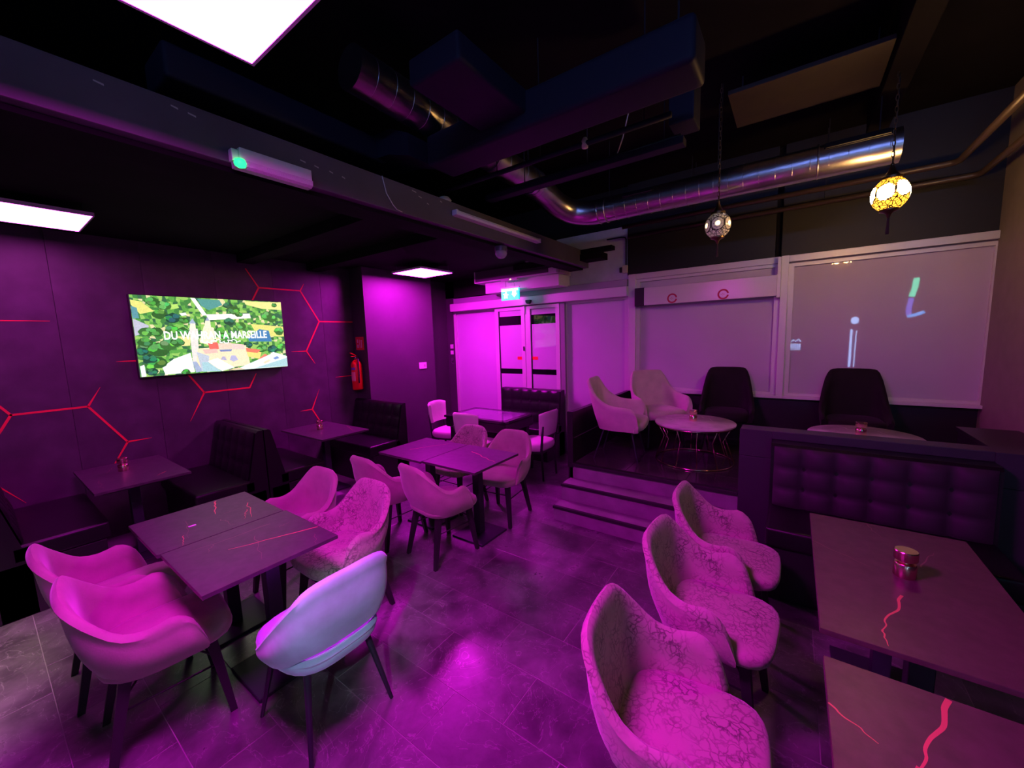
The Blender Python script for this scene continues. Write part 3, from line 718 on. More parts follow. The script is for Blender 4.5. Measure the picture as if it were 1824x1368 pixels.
# glass topped table near the entrance
gt = thing('glass_table', 'black framed table with a glass top in front of the entrance booth', 'table', (-3.43, 4.19, 0))
MB().box(-.53, .53, -.335, .335, .58, .715, .03).build('apron', M_bp, gt)
f = MB(); f.box(-.54, .54, -.345, -.265, .715, .745, .006); f.box(-.54, .54, .265, .345, .715, .745, .006); f.box(-.54, -.46, -.265, .265, .715, .745, .006); f.box(.46, .54, -.265, .265, .715, .745, .006)
f.build('rim', mat('black_lacquer', (.02, .016, .022), .12), gt)
MB().box(-.46, .46, -.265, .265, .728, .742).build('glass_top', mat('violet_glass', (.20, .16, .24), .05, spec=.8), gt)
for sx in (-1, 1):
    for sy in (-1, 1): MB().box(sx*.45-.035, sx*.45+.035, sy*.25-.035, sy*.25+.035, 0, .58, .006).build('leg', M_bp, gt)

# round marble coffee tables with bent gold legs
def round_table(label, loc):
    t = thing('coffee_table', label, 'table', loc, group='round marble coffee tables on the platform')
    top = MB().lathe([(.0, .385), (.372, .385), (.378, .39), (.378, .402), (.372, .407), (0, .407)], 48)
    top.mi = 1
    for i, (a, b) in enumerate((((-.28, -.10), (-.02, .12)), ((.02, .28), (.22, .02)), ((-.15, .25), (.05, .05)), ((.1, -.3), (.25, -.12)), ((-.3, .08), (-.12, .02)))):
        top.ribbon([(q.x, q.y) for q in smoothline([(p[0], p[1], 0) for p in vein_path(a, b, .02, seed=i+3)], 24)], .4074, .012, .003)
    top.build('marble_top', [M_marble, mat('marble_vein', (.30, .24, .24), .3)], t, 40, fix=False)
    n = 48
    MB().tube([(.362*math.cos(2*math.pi*k/n), .362*math.sin(2*math.pi*k/n), .378) for k in range(n)], .007, 8, True).build('top_ring', M_gold, t, True)
    MB().tube([(.365*math.cos(2*math.pi*k/n), .365*math.sin(2*math.pi*k/n), .008) for k in range(n)], .008, 8, True).build('base_ring', M_gold, t, True)
    leg = None
    for k in range(12):
        a = 2*math.pi*(k+.5)/12; 
        if leg is None: leg = MB().tube([(.352, 0, .378), (.285, 0, .245), (.365, 0, .010)], .0055, 8).mesh('leg', M_gold, True)
        o = bpy.data.objects.new('leg', leg); C.objects.link(o); o.parent = t; o.rotation_euler = (0, 0, a)
    return t
round_table('round marble coffee table with gold legs at the top of the steps', (-.785, 4.27, PZ))
round_table('round marble coffee table half hidden behind the black half wall', (.52, 4.35, PZ))

# brass ashtray jars
def jar(label, loc):
    t = thing('brass_jar', label, 'jar', loc, group='two-tier brass jars on tables')
    t.scale = (.76, .76, .86)
    b = MB().lathe([(0, 0), (.046, 0), (.048, .003), (.048, .062), (.044, .068), (.028, .071), (.028, .084)], 32).build('body', M_copper, t, 35)
    l = MB().lathe([(.028, .082), (.048, .085), (.050, .088), (.050, .128), (.047, .132), (.0, .132)], 32).build('lid', M_copper, t, 35)
    return t
jar('brass jar on the near left booth table', (-4.73, .70, .7505)); jar('brass jar on the far left booth table', (-4.70, 2.45, .7505))
jar('brass jar on the round table by the steps', (-.80, 4.29, PZ+.4077)); jar('brass jar on the round table behind the half wall', (.50, 4.31, PZ+.4077))
jar('brass jar on the right brown stone table', (.425, 2.195, .7505))

tag(MB().box(-2.866, -2.848, .653, .690, .7505, .7525, .0008).build('paper_scrap', mat('pale_paper', (.75, .78, .75), .7)), 'tiny pale scrap of paper on the front left table', 'paper')

# ================================================================== BOOTHS
def booth(label, W, loc, rz, sh=.505, bh=.975, dep=.585, nx=6, nz=3, lean=.10, z0=None, amp=.016, btn=.010, skin=None):
    t = thing('booth_bench', label, 'bench', loc, rz, 'black leather booth benches')
    h = W/2
    MB().box(-h, h, .02, dep-.03, 0, sh-.13, .004).build('base', M_bp, t)
    MB().box(-h, h, .10, dep, sh-.13, sh, .022).build('seat', M_black, t, 40)
    z0 = sh-.02 if z0 is None else z0
    bt = .185; yb, yt = bt-.025, bt-.025-lean
    bk = MB().prism([(0, 0), (bt, 0), (bt, z0), (yb, z0), (yt, bh-.02), (yt-.02, bh), (.0, bh)], 'x', -h, h)
    back = bk.build('backrest', M_black, t)
    # tufted face
    mb = MB(); q = 7; NX, NZ = nx*q, nz*q; vs = []; mx = .02
    for j in range(NZ+1):
        for i in range(NX+1):
            u, v = i/q, j/q
            px = abs(math.sin(math.pi*u)); pz = abs(math.sin(math.pi*v))
            if i in (0, NX): px = 0
            bulge = amp*(px**.55)*(.35+.65*pz**.55) if 0 < j < NZ else 0
            dimp = -amp*.5*math.exp(-((min(u % 1, 1-u % 1))**2+(min(v % 1, 1-v % 1))**2)/.012)*(0 < i < NX and 0 < j < NZ)
            f_ = j/NZ; z = z0+.01+(bh-.025-z0)*f_; yy = yb+(yt-yb)*((z-z0)/(bh-.02-z0))+.002
            vs.append((-h+mx+(W-2*mx)*i/NX, yy+bulge+dimp+.006, z))
    fs = [(j*(NX+1)+i, j*(NX+1)+i+1, (j+1)*(NX+1)+i+1, (j+1)*(NX+1)+i) for j in range(NZ) for i in range(NX)]
    mb.add(vs, fs); tf = mb.build('tufted_cushion', skin or M_black, t, True)
    bm_ = MB().lathe([(0, -.004), (btn, -.003), (btn*.8, .003), (0, .005)], 10).mesh('button', M_black, True)
    for j in range(1, nz):
        for i in range(1, nx):
            k = (j*q)*(NX+1)+i*q; o = bpy.data.objects.new('button', bm_); C.objects.link(o); o.parent = tf
            o.location = (vs[k][0], vs[k][1]+.004, vs[k][2]); o.rotation_euler = (R(-90), 0, 0)
    return t
xc = (XL+.005-4.2)/2; WB = -4.2-XL-.01
booth('black leather booth bench at the left edge under the red lines', WB, (xc, -.08, 0), 0)
booth('black leather booth bench in the middle of the wall, facing the left table', WB, (xc, 1.618, 0), R(180))
booth('black leather booth bench in the middle of the wall, facing the far table', WB, (xc, 1.630, 0), 0)
booth('black leather booth bench under the fire extinguisher', WB, (xc, 3.374, 0), R(180))
booth('black tufted booth bench standing in front of the sliding door', 1.11, (-3.345, 5.24, 0), R(180), sh=.48, bh=.985, lean=.05, amp=.02)
booth('long black tufted booth bench against the half wall on the right', 1.125, (.467, 3.553, 0), R(180), sh=.50, bh=.955, dep=.60, nx=6, nz=3, lean=.02, amp=.042, btn=.008, skin=M_suede)

# ================================================================== TELEVISION
TV_POLYS=[
 ((0.75, 0.72, 0.2),[(0.002, 0.059), (0.059, 0.079), (0.122, 0.19), (0.045, 0.231), (0.004, 0.121)]),
 ((0.86, 0.76, 0.28),[(0.709, 0.012), (0.998, 0.006), (0.998, 0.122), (0.832, 0.111), (0.715, 0.059)]),
 ((0.08, 0.3, 0.28),[(0.386, 0.012), (0.531, 0.013), (0.549, 0.082), (0.453, 0.159), (0.408, 0.106)]),
 ((0.45, 0.7, 0.15),[(0.209, 0.106), (0.26, 0.09), (0.269, 0.142), (0.218, 0.165)]),
 ((0.95, 0.93, 0.88),[(0.344, 0.003), (0.373, 0.006), (0.439, 0.23), (0.408, 0.231)]),
 ((0.95, 0.92, 0.85),[(0.429, 0.216), (0.74, 0.189), (0.744, 0.256), (0.446, 0.292)]),
 ((0.85, 0.85, 0.85),[(0.266, 0.209), (0.305, 0.197), (0.309, 0.234), (0.277, 0.242)]),
 ((0.5, 0.5, 0.62),[(0.002, 0.283), (0.083, 0.37), (0.073, 0.447), (0.002, 0.496)]),
 ((0.1, 0.3, 0.35),[(0.002, 0.133), (0.032, 0.156), (0.037, 0.282), (0.002, 0.283)]),
 ((0.75, 0.7, 0.2),[(0.74, 0.339), (0.998, 0.377), (0.998, 0.53), (0.862, 0.525), (0.76, 0.43)]),
 ((0.05, 0.2, 0.42),[(0.801, 0.415), (0.875, 0.439), (0.892, 0.604), (0.712, 0.595), (0.707, 0.535)]),
 ((0.9, 0.72, 0.3),[(0.225, 0.504), (0.313, 0.52), (0.307, 0.63), (0.256, 0.633)]),
 ((1, 1, 1),[(0.125, 0.895), (0.197, 0.797), (0.302, 0.726), (0.315, 0.984), (0.138, 0.99)]),
 ((0.35, 0.42, 0.6),[(0.303, 0.843), (0.342, 0.848), (0.369, 0.978), (0.318, 0.992)]),
 ((0.76, 0.72, 0.68),[(0.31, 0.397), (0.362, 0.411), (0.346, 0.848), (0.306, 0.844)]),
 ((0.92, 0.82, 0.66),[(0.32, 0.336), (0.351, 0.336), (0.35, 0.418), (0.311, 0.414)]),
 ((0.35, 0.45, 0.6),[(0.31, 0.343), (0.336, 0.274), (0.354, 0.342)]),
 ((0.92, 0.76, 0.56),[(0.404, 0.37), (0.468, 0.398), (0.459, 0.654), (0.362, 0.592)]),
 ((0.9, 0.78, 0.6),[(0.417, 0.3), (0.448, 0.299), (0.449, 0.401), (0.405, 0.398)]),
 ((0.3, 0.35, 0.5),[(0.417, 0.303), (0.433, 0.247), (0.445, 0.302)]),
 ((0.92, 0.74, 0.5),[(0.345, 0.674), (0.678, 0.646), (0.696, 0.913), (0.655, 0.941), (0.362, 0.982), (0.329, 0.84)]),
 ((0.5, 0.56, 0.66),[(0.336, 0.715), (0.414, 0.778), (0.396, 0.987), (0.355, 0.981)]),
 ((0.8, 0.15, 0.12),[(0.416, 0.602), (0.479, 0.595), (0.489, 0.685), (0.424, 0.708)]),
 ((0.95, 0.6, 0.55),[(0.573, 0.615), (0.664, 0.638), (0.668, 0.706), (0.576, 0.699)]),
 ((0.9, 0.5, 0.45),[(0.377, 0.69), (0.468, 0.683), (0.475, 0.741), (0.388, 0.748)]),
 ((0.78, 0.62, 0.5),[(0.482, 0.612), (0.573, 0.603), (0.576, 0.691), (0.485, 0.692)]),
 ((0.2, 0.25, 0.5),[(0.485, 0.699), (0.576, 0.699), (0.567, 0.727), (0.494, 0.728)]),
 ((0.45, 0.42, 0.6),[(0.488, 0.836), (0.501, 0.794), (0.519, 0.796), (0.53, 0.851)]),
 ((0.45, 0.45, 0.68),[(0.55, 0.843), (0.564, 0.786), (0.594, 0.789), (0.61, 0.85), (0.574, 0.876)]),
 ((0.98, 0.7, 0.2),[(0.675, 0.706), (0.792, 0.762), (0.771, 0.853), (0.685, 0.813)]),
 ((0.85, 0.2, 0.12),[(0.676, 0.687), (0.79, 0.723), (0.759, 0.767), (0.677, 0.741)]),
 ((0.85, 0.22, 0.15),[(0.732, 0.902), (0.816, 0.784), (0.86, 0.826), (0.773, 0.895)]),
 ((0.98, 0.97, 0.95),[(0.4, 0.848), (0.468, 0.813), (0.578, 0.958), (0.487, 0.997)]),
 ((0.38, 0.6, 0.66),[(0.362, 0.857), (0.403, 0.862), (0.483, 0.997), (0.362, 0.987)]),
 ((0.8, 0.9, 0.94),[(0.576, 0.995), (0.857, 0.799), (0.885, 0.762), (0.998, 0.837), (0.997, 0.996), (0.629, 0.997)]),
 ((0.4, 0.62, 0.66),[(0.732, 0.987), (0.998, 0.862), (0.998, 0.992)]),
 ((0.9, 0.6, 0.4),[(0.524, 0.992), (0.608, 0.962), (0.652, 0.995)]),
 ((0.95, 0.7, 0.5),[(0.793, 0.91), (0.846, 0.869), (0.861, 0.894), (0.809, 0.935)]),
 ((0.2, 0.3, 0.6),[(0.88, 0.857), (0.916, 0.828), (0.932, 0.862), (0.896, 0.882)]),
 ((0.85, 0.85, 0.95),[(0.002, 0.865), (0.025, 0.849), (0.029, 0.992), (0.003, 0.997)]),
]
TV_TREES= [(0.067, 0.653, 0.07, 0), (0.098, 0.839, 0.056, 1), (0.037, 0.896, 0.049, 0), (0.119, 0.67, 0.063, 1), (0.182, 0.608, 0.056, 0), (0.233, 0.585, 0.042, 1), (0.049, 0.575, 0.042, 1), (0.063, 0.945, 0.035, 2), (0.026, 0.688, 0.035, 2), (0.149, 0.227, 0.042, 1), (0.225, 0.277, 0.049, 2), (0.286, 0.302, 0.032, 1), (0.581, 0.311, 0.039, 2), (0.66, 0.369, 0.042, 0), (0.909, 0.259, 0.042, 0), (0.701, 0.64, 0.032, 2), (0.803, 0.708, 0.042, 0), (0.887, 0.723, 0.042, 2), (0.958, 0.688, 0.035, 0), (0.509, 0.441, 0.035, 1), (0.585, 0.087, 0.035, 2), (0.618, 0.15, 0.042, 1), (0.869, 0.222, 0.049, 0), (0.116, 0.075, 0.042, 1), (0.178, 0.122, 0.042, 0), (0.061, 0.447, 0.042, 0), (0.119, 0.448, 0.042, 1), (0.205, 0.423, 0.042, 0), (0.273, 0.438, 0.035, 1), (0.541, 0.514, 0.035, 0), (0.653, 0.207, 0.028, 1), (0.952, 0.448, 0.042, 0), (0.06, 0.782, 0.042, 2), (0.257, 0.975, 0.028, 1), (0.936, 0.055, 0.025, 1)]
def television():
    y0, y1, z0, z1, x = .985, 2.365, 1.530, 2.330, XL+.075
    t = thing('television', 'wall television showing an aerial view with a church and title', 'television', (XL, (y0+y1)/2, z0))
    t_loc = Vector(t.location)
    def put(mb, name, m, smooth=False, par=t, label=None, fix=True):
        o = mb.build(name, m, par, smooth, label, fix)
        if par is t: o.location = -t_loc
        return o
    put(MB().box(XL+.025, x-.002, y0-.008, y1+.008, z0-.010, z1+.008, .004), 'casing', M_blackwood)
    put(MB().box(XL, XL+.025, y0+.35, y1-.35, z0+.2, z1-.2), 'wall_mount', M_blackwood)
    # picture: coloured flat shapes on the screen
    cols = []; mb = MB(); W, Hh = y1-y0, z1-z0
    def P(u, v, k): return (x+.00012*k, y0+u*W, z1-v*Hh)
    k = 0
    rnd = random.Random(3)
    gn = [(.10, .36, .06), (.05, .22, .05), (.03, .13, .06), (.20, .50, .09), (.30, .55, .12)]
    nx, nz = 46, 28                                     # mottled landscape
    vs = []; fs = []
    for j in range(nz+1):
        for i in range(nx+1):
            jx = rnd.uniform(-.35, .35)/nx if 0 < i < nx else 0; jz = rnd.uniform(-.35, .35)/nz if 0 < j < nz else 0
            vs.append(P(i/nx+jx, j/nz+jz, 0))
    for j in range(nz):
        for i in range(nx):
            fs.append((j*(nx+1)+i, j*(nx+1)+i+1, (j+1)*(nx+1)+i+1, (j+1)*(nx+1)+i))
            g = rnd.choice(gn); cols.append((.72, .66, .36) if rnd.random() < .07 else g)
    mb.add(vs, fs)
    def tree(u, v, r, kk, c, k):
        n = 12; pts = []
        for i in range(n):
            a = 2*math.pi*i/n; rr = r*rnd.uniform(.82, 1.12)
            pts.append((min(.998, max(.002, u+rr*math.cos(a))), min(.997, max(.003, v+rr*W/Hh*math.sin(a)*.8))))
        mb.add([P(a, b, k) for a, b in pts], [tuple(range(n))]); cols.append(c)
    k = 1
    early = TV_POLYS[:13]; late = TV_POLYS[13:]
    for c, pl in early:
        mb.add([P(a, b, k) for a, b in pl], [tuple(range(len(pl)))]); cols.append(c); k += 1
    for (u, v, r, kk) in TV_TREES:
        base = [(.09, .34, .07), (.06, .26, .05), (.02, .14, .08)][kk]
        tree(u, v, r, kk, tuple(c*.45 for c in base), k); k += 1
        for q in range(4):
            a = rnd.uniform(0, 6.28); tree(u+.5*r*math.cos(a), v+.6*r*math.sin(a)-r*.15, r*.42, kk, tuple(c*rnd.uniform(.8, 1.9) for c in base), k); k += 1
    for c, pl in late:
        mb.add([P(a, b, k) for a, b in pl], [tuple(range(len(pl)))]); cols.append(c); k += 1
    me = mb.mesh('screen', attr_emit('tv_picture', 1.3), fix=False)
    ca = me.color_attributes.new('col', 'FLOAT_COLOR', 'CORNER')
    for p, c in zip(me.polygons, cols):
        for li in p.loop_indices: ca.data[li].color = (*c, 1)
    o = bpy.data.objects.new('screen', me); C.objects.link(o); o.parent = t; o.location = -t_loc; o['label'] = 'lit screen with a landscape picture'
    # title lettering
    wm = emit('tv_white', (1, .98, .96), 1.6)
    def text(s, size, u0, u1, v, ital=0., off=.012):
        cu = bpy.data.curves.new('txt', 'FONT'); cu.body = s; cu.size = size; cu.shear = ital; cu.offset = off*size; cu.resolution_u = 3
        to = bpy.data.objects.new('txt', cu); C.objects.link(to)
        bpy.context.view_layer.update()
        m2 = bpy.data.meshes.new_from_object(to.evaluated_get(bpy.context.evaluated_depsgraph_get()))
        bpy.data.objects.remove(to); xs = [v_.co.x for v_ in m2.vertices]; a, b = min(xs), max(xs)
        sc = (u1-u0)*W/(b-a)
        for v_ in m2.vertices: v_.co = (x+.030, y0+u0*W+(v_.co.x-a)*sc, z1-v*Hh+v_.co.y)
        return m2
    # a thin raised layer of letters, all in the plane of the screen
    m2 = text('DU WAHRAN A MARSEILLE', .115, .155, .848, .545, off=.022)
    for v_ in m2.vertices: v_.co.x = x+.00012*(k+2)
    m2.materials.clear(); m2.materials.append(wm); m2.name = 'title_text'
    o = bpy.data.objects.new('title_text', m2); C.objects.link(o); o.parent = t; o.location = -t_loc
    # handwritten second line
    mb = MB(); pts = []
    for i in range(70):
        s = i/69; pts.append((y0+W*(.37+.27*s)+.012*math.sin(s*60), z1-Hh*.585+.012*math.sin(s*47)+.010*math.sin(s*17+1)))
    n = len(pts); vs = []
    for i, p in enumerate(pts):
        a, b = pts[max(0, i-1)], pts[min(n-1, i+1)]; d = Vector((b[0]-a[0], b[1]-a[1])).normalized()
        for sg in (1, -1): vs.append((x+.00012*(k+2), p[0]-d.y*.004*sg, p[1]+d.x*.004*sg))
    mb.add(vs, [(2*i, 2*i+1, 2*i+3, 2*i+2) for i in range(n-1)])
    put(mb, 'script_text', wm, fix=False)
television()

# ================================================================== WALL FITTINGS
fe = thing('fire_extinguisher', 'red fire extinguisher hanging on the dark wall end', 'extinguisher', (-5.145, 3.295, 1.12))
MB().lathe([(0, 0), (.066, 0), (.075, .012), (.075, .36), (.066, .395), (.035, .425), (.022, .435), (.022, .45)], 28).build('cylinder', M_extred, fe, 40)
MB().lathe([(.020, .445), (.024, .455), (.024, .475), (.012, .485)], 16).build('valve', M_silver, fe, 40)
h = MB(); h.box(-.012, .012, -.075, .02, .478, .490, .003); h.add([(-.012, .0, .49), (.012, .0, .49), (.012, -.085, .530), (-.012, -.085, .530), (-.012, .0, .50), (.012, .0, .50), (.012, -.085, .542), (-.012, -.085, .542)], [(0, 1, 2, 3), (4, 7, 6, 5), (0, 4, 5, 1), (1, 5, 6, 2), (2, 6, 7, 3), (3, 7, 4, 0)])
h.build('handle', M_extred, fe)
MB().tube([(.02, 0, .465), (.07, -.01, .44), (.088, -.02, .36), (.085, -.025, .15), (.082, -.025, .10)], .010, 8).build('hose', M_blackwood, fe, True)
lab = MB()
for i in range(9):
    a0 = R(-130+i*9); a1 = R(-130+(i+1)*9); r = .0758
    lab.add([(r*math.cos(a), r*math.sin(a), z) for a, z in ((a0, .13), (a1, .13), (a1, .26), (a0, .26))], [(0, 1, 2, 3)])
lab.build('label', mat('pink_label', (.85, .35, .30), .5), fe)
lab = MB()
for i in range(9):
    a0 = R(-130+i*9); a1 = R(-130+(i+1)*9); r = .0758
    lab.add([(r*math.cos(a), r*math.sin(a), z) for a, z in ((a0, .29), (a1, .29), (a1, .325), (a0, .325))], [(0, 1, 2, 3)])
lab.build('band', mat('violet_label', (.15, .08, .45), .5), fe)
MB().box(-.02, .02, .06, .085, .25, .30).build('wall_hook', M_silver, fe)
fs_ = thing('fire_sign', 'small red fire extinguisher sign above the extinguisher', 'sign', (-5.137, 3.377, 1.69))
MB().box(-.095, .095, -.006, .002, 0, .19, .002).build('plate', mat('red_sign', (.70, .03, .04), .5), fs_)
pk = MB()
pk.box(-.062, -.030, -.0075, -.006, .03, .08); pk.box(-.060, -.032, -.0075, -.006, .105, .155)
pk.box(.035, .050, -.0075, -.006, .03, .12); pk.box(.025, .060, -.0075, -.006, .125, .140); pk.box(-.002, .006, -.0075, -.006, .03, .15)
pk.build('pictogram', mat('sign_white', (.75, .6, .6), .5), fs_)
so_ = thing('socket', 'white double wall socket on the grey wall', 'socket', (XB, 4.395, 1.335))
MB().box(0, .010, -.078, .078, 0, .105, .003).build('cover', M_white, so_)
MB().box(.010, .013, -.06, -.004, .02, .085, .001).build('insert', M_white, so_); MB().box(.010, .012, .012, .058, .03, .075, .001).build('outlet', mat('socket_pink', (.45, .4, .4), .5), so_)
for z, s, l in ((1.63, .075, 'upper white light switch beside the sliding door'), (1.52, .070, 'lower white light switch beside the sliding door')):
    t = thing('light_switch', l, 'switch', (-5.255, YB, z))
    MB().box(-s/2, s/2, -.012, 0, 0, s, .003).build('cover', M_white, t); MB().box(-s*.3, s*.3, -.016, -.012, s*.2, s*.8, .001).build('rocker', M_white, t)
t = thing('wall_bracket', 'small dark wall bracket below the light switches', 'bracket', (-5.25, YB, 1.34))
MB().box(-.03, .03, -.02, 0, .06, .11, .003).build('clip', M_beam, t); MB().tube([(0, -.015, .06), (-.02, -.02, .03), (.0, -.02, 0), (.04, -.015, .0)], .006, 6).build('loop', M_beam, t)

# ================================================================== OVER THE ENTRANCE
ac = thing('air_curtain', 'wide box shaped air curtain above the sliding door', 'air curtain', (-3.45, YB-.03, 2.68))
MB().box(-.78, .73, -.44, 0, .0, .215, .006).build('casing', M_white, ac)
MB().box(-.755, .60, -.446, -.44, .018, .200).build('grille', mat('dark_grille', (.05, .045, .055), .5), ac)
t = MB().box(-.62, .72, -.36, -.02, -.165, -.002, .004).build('lower_housing', M_white, ac)
MB().box(.60, .76, -.40, -.10, .0, .10, .004).build('end_cap', M_beige, ac)
es = thing('exit_sign', 'glowing cyan exit sign with running figure and arrow', 'sign', (-3.515, 4.92, 2.365))
MB().box(-.165, .165, -.012, .012, 0, .175, .003).build('lit_panel', emit('cyan_led', (.0, .75, .78), 1.25), es)
MB().box(-.168, .168, -.016, .016, .175, .190).build('top_rail', M_silver, es)
for sx in (-.08, .08): MB().cyl((sx, 0, .19), (sx, 0, .290), .003, n=6).build('hanger', M_silver, es)
MB().box(-.15, .15, -.03, .03, .286, .3145, .004).build('ceiling_plate', M_white, es)
pk = MB(); yy = -.0128
pk.add([(-.155, yy, .165), (-.155, yy, .135), (.155, yy, .135), (.155, yy, .165)], [(0, 1, 2, 3)])
pk.add([(a, yy, b) for a, b in ((.045, .13), (.115, .13), (.115, .09), (.13, .09), (.08, .035), (.03, .09), (.045, .09))], [tuple(range(7))])
for (a, b, c_, d) in ((-.085, .105, -.06, .13), (-.10, .065, -.055, .105), (-.11, .03, -.085, .065), (-.07, .028, -.045, .065), (-.125, .085, -.10, .10), (-.055, .075, -.03, .09)):
    pk.add([(a, yy, b), (c_, yy, b), (c_, yy, d), (a, yy, d)], [(0, 1, 2, 3)])
pk.build('pictogram', emit('pale_cyan_led', (.75, 1, .98), 2.6), es, fix=False)
MB().lathe([(0, 0), (.012, 0), (.012, .01), (0, .012)], 10, (.03, -.032, .296)).build('indicator', emit('yellow_led', (.9, 1, .35), 3.0), es)

# ================================================================== ON THE BEAM
em = thing('emergency_light', 'white emergency light on the beam with a glowing green end', 'lamp', (-2.29, 1.06, 2.672))
MB().box(0, .055, -.165, .19, .035, .095, .005).build('housing', M_white, em)
df = MB().prism([(0, .035), (.062, .035), (.058, .010), (.040, .0), (0, .0)], 'y', -.185, .19).build('diffuser', mat('ribbed_cover', (.55, .52, .56), .25, bump=.6, bscale=160), em)
MB().box(0, .04, -.195, -.165, .03, .085, .004).build('end_cap', M_white, em)
MB().lathe([(0, -.024), (.022, -.016), (.027, 0), (.022, .016), (0, .024)], 12, (.048, -.165, .020)).build('green_led', emit('green_led', (.01, 1, .16), 3.5), em, True)
tl = thing('tube_light', 'unlit white tube light along the beam side', 'lamp', (-2.29, 3.08, 2.795))
MB().prism([(0, 0), (.045, .006), (.055, .022), (.045, .040), (0, .046)], 'y', -.64, .64).build('tube_cover', M_white, tl, 30)
for s in (-1, 1): MB().box(0, .052, s*.64-.012, s*.64+.012, .002, .044, .004).build('end_cap', M_white, tl)
dm = thing('dome_camera', 'clear dome security camera under the beam', 'camera', (-2.33, 3.13, 2.675))
MB().lathe([(0, 0), (.058, 0), (.060, -.01), (.058, -.045), (0, -.045)], 24).build('mount', mat('dome_dark', (.06, .06, .08), .3), dm, 40)
MB().lathe([(.056, -.045), (.058, -.065), (.050, -.090), (.030, -.108), (0, -.115)], 24).build('dome', mat('smoked_dome', (.30, .27, .33), .06, spec=.8), dm, True)
pj = thing('camera_box', 'small white device box behind the beam above the air curtain', 'device', (-2.95, 4.70, 2.845))
MB().box(-.075, .075, -.06, .06, 0, .13, .012).build('body', M_white, pj)
MB().box(-.09, -.05, -.075, -.02, -.02, .04, .004).build('bracket', M_blackwood, pj)
MB().tube([(.07, 0, .04), (.16, -.02, .09), (.22, -.01, .03), (.30, 0, .02)], .005, 6).build('cable', M_blackwood, pj, True)
MB().box(.26, .33, -.02, .03, .005, .035, .004).build('plug', M_beige, pj)
cb = tag(MB().tube([(-2.286, 1.765, 2.905), (-2.284, 1.79, 2.80), (-2.284, 1.84, 2.735), (-2.284, 1.87, 2.712), (-2.284, 1.915, 2.706)], .003, 6).build('loose_wire', M_white, None, True), 'thin pale wire hanging down the side of the beam', 'wire')
fb = tag(MB().lathe([(0, 0), (.05, .0), (.06, .02), (.04, .045), (0, .05)], 10, (-2.36, 2.42, 2.906)).build('plaster_lump', mat('foam', (.55, .5, .45), .8), None, True), 'pale lump of foam on top of the beam', 'foam')
wcb = thing('wall_conduit', 'black conduit with a junction box on the pale board', 'conduit', (-1.85, YB-.03, 2.6))
MB().tube([(-.30, -.02, .50), (-.10, -.02, .50), (-.045, -.02, .49), (-.03, -.02, .46), (-.03, -.02, .12)], .009, 8).build('pipe', M_ductb, wcb, True)
MB().box(-.075, -.005, -.05, 0, .02, .12, .006).build('junction_box', M_beige, wcb); MB().box(-.115, -.07, -.045, -.01, .03, .10, .006).build('plug', M_blackwood, wcb)

# ================================================================== DUCTS AND PIPES
du = thing('spiral_duct', 'shiny galvanised spiral air duct with elbow along the windows', 'duct', (0, 0, 0))
DY, DZ, DX, DR = 4.05, 3.085, -2.10, .118
elb = [(p.x, p.y, p.z) for p in smoothline([(DX, 3.38, 3.272), (DX, 3.60, 3.235), (DX+.03, 3.82, 3.165), (DX+.13, 3.98, 3.115), (DX+.30, DY, 3.088), (DX+.42, DY, DZ)], 22)]
MB().tube([(.565, DY, DZ-.01), (DX+.40, DY, DZ)], DR, 32).build('straight_duct', M_duct, du, 50)
MB().tube(elb, DR+.002, 32).build('elbow', M_duct, du, 50)
MB().tube([(DX, 3.40, 3.27), (DX, 1.45, 3.345)], DR, 32).build('straight_duct', M_duct, du, 50)
def ring(c, axis, r):
    pts = []
    for k in range(32):
        a = 2*math.pi*k/32
        pts.append((c[0], c[1]+r*math.cos(a), c[2]+r*math.sin(a)) if axis == 'x' else (c[0]+r*math.cos(a), c[1], c[2]+r*math.sin(a)))
    return pts
rm = MB().tube(ring((0, 0, 0), 'x', DR), .0022, 6, True).mesh('seam', M_duct, True)
rc = MB().tube(ring((0, 0, 0), 'x', DR+.002), .007, 6, True).mesh('collar', M_duct, True)
def at_duct(me, nm, p, turn=False):
    o = bpy.data.objects.new(nm, me); C.objects.link(o); o.parent = du; o.location = p
    if turn: o.rotation_euler = (0, 0, R(90))
for i in range(19): at_duct(rm, 'seam', (.50-i*.112, DY, DZ-.005))
for xx in (.10, -1.62, -1.70): at_duct(rc, 'collar', (xx, DY, DZ-.003))
for yy in (3.42, 3.36): at_duct(rc, 'collar', (DX, yy, 3.345-(yy-1.45)*.0385), True)
for i in range(14): at_duct(rm, 'seam', (DX, 3.25-i*.13, 3.345-(3.25-i*.13-1.45)*.0385), True)
for x0, x1 in ((.14, .50), (-1.42, -1.14)):
    g = MB()
    for k in range(6): g.box(x0, x1, -.010, .0, -.026+k*.009, -.021+k*.009)
    g.box(x0-.008, x1+.008, .0, .005, -.032, .032)
    o = g.build('grille', M_blackwood, du); o.location = (0, DY-DR*math.cos(R(34))-.004, DZ+DR*math.sin(R(34))); o.rotation_euler = (R(-34), 0, 0)
for xx in (-1.60, -.60, .45): MB().cyl((xx, DY, DZ+DR), (xx, DY, ZC), .004, n=6).build('hanger_rod', M_legmetal, du)
for yy in (2.28, 2.52, 2.70, 3.30):
    zz = 3.345-(yy-1.45)*.0385
    MB().tube(ring((DX, yy, zz), 'y', DR+.004), .004, 6, True).build('strap', M_legmetal, du)
    MB().cyl((DX, yy, zz+DR), (DX, yy, ZC), .004, n=6).build('hanger_rod', M_legmetal, du)

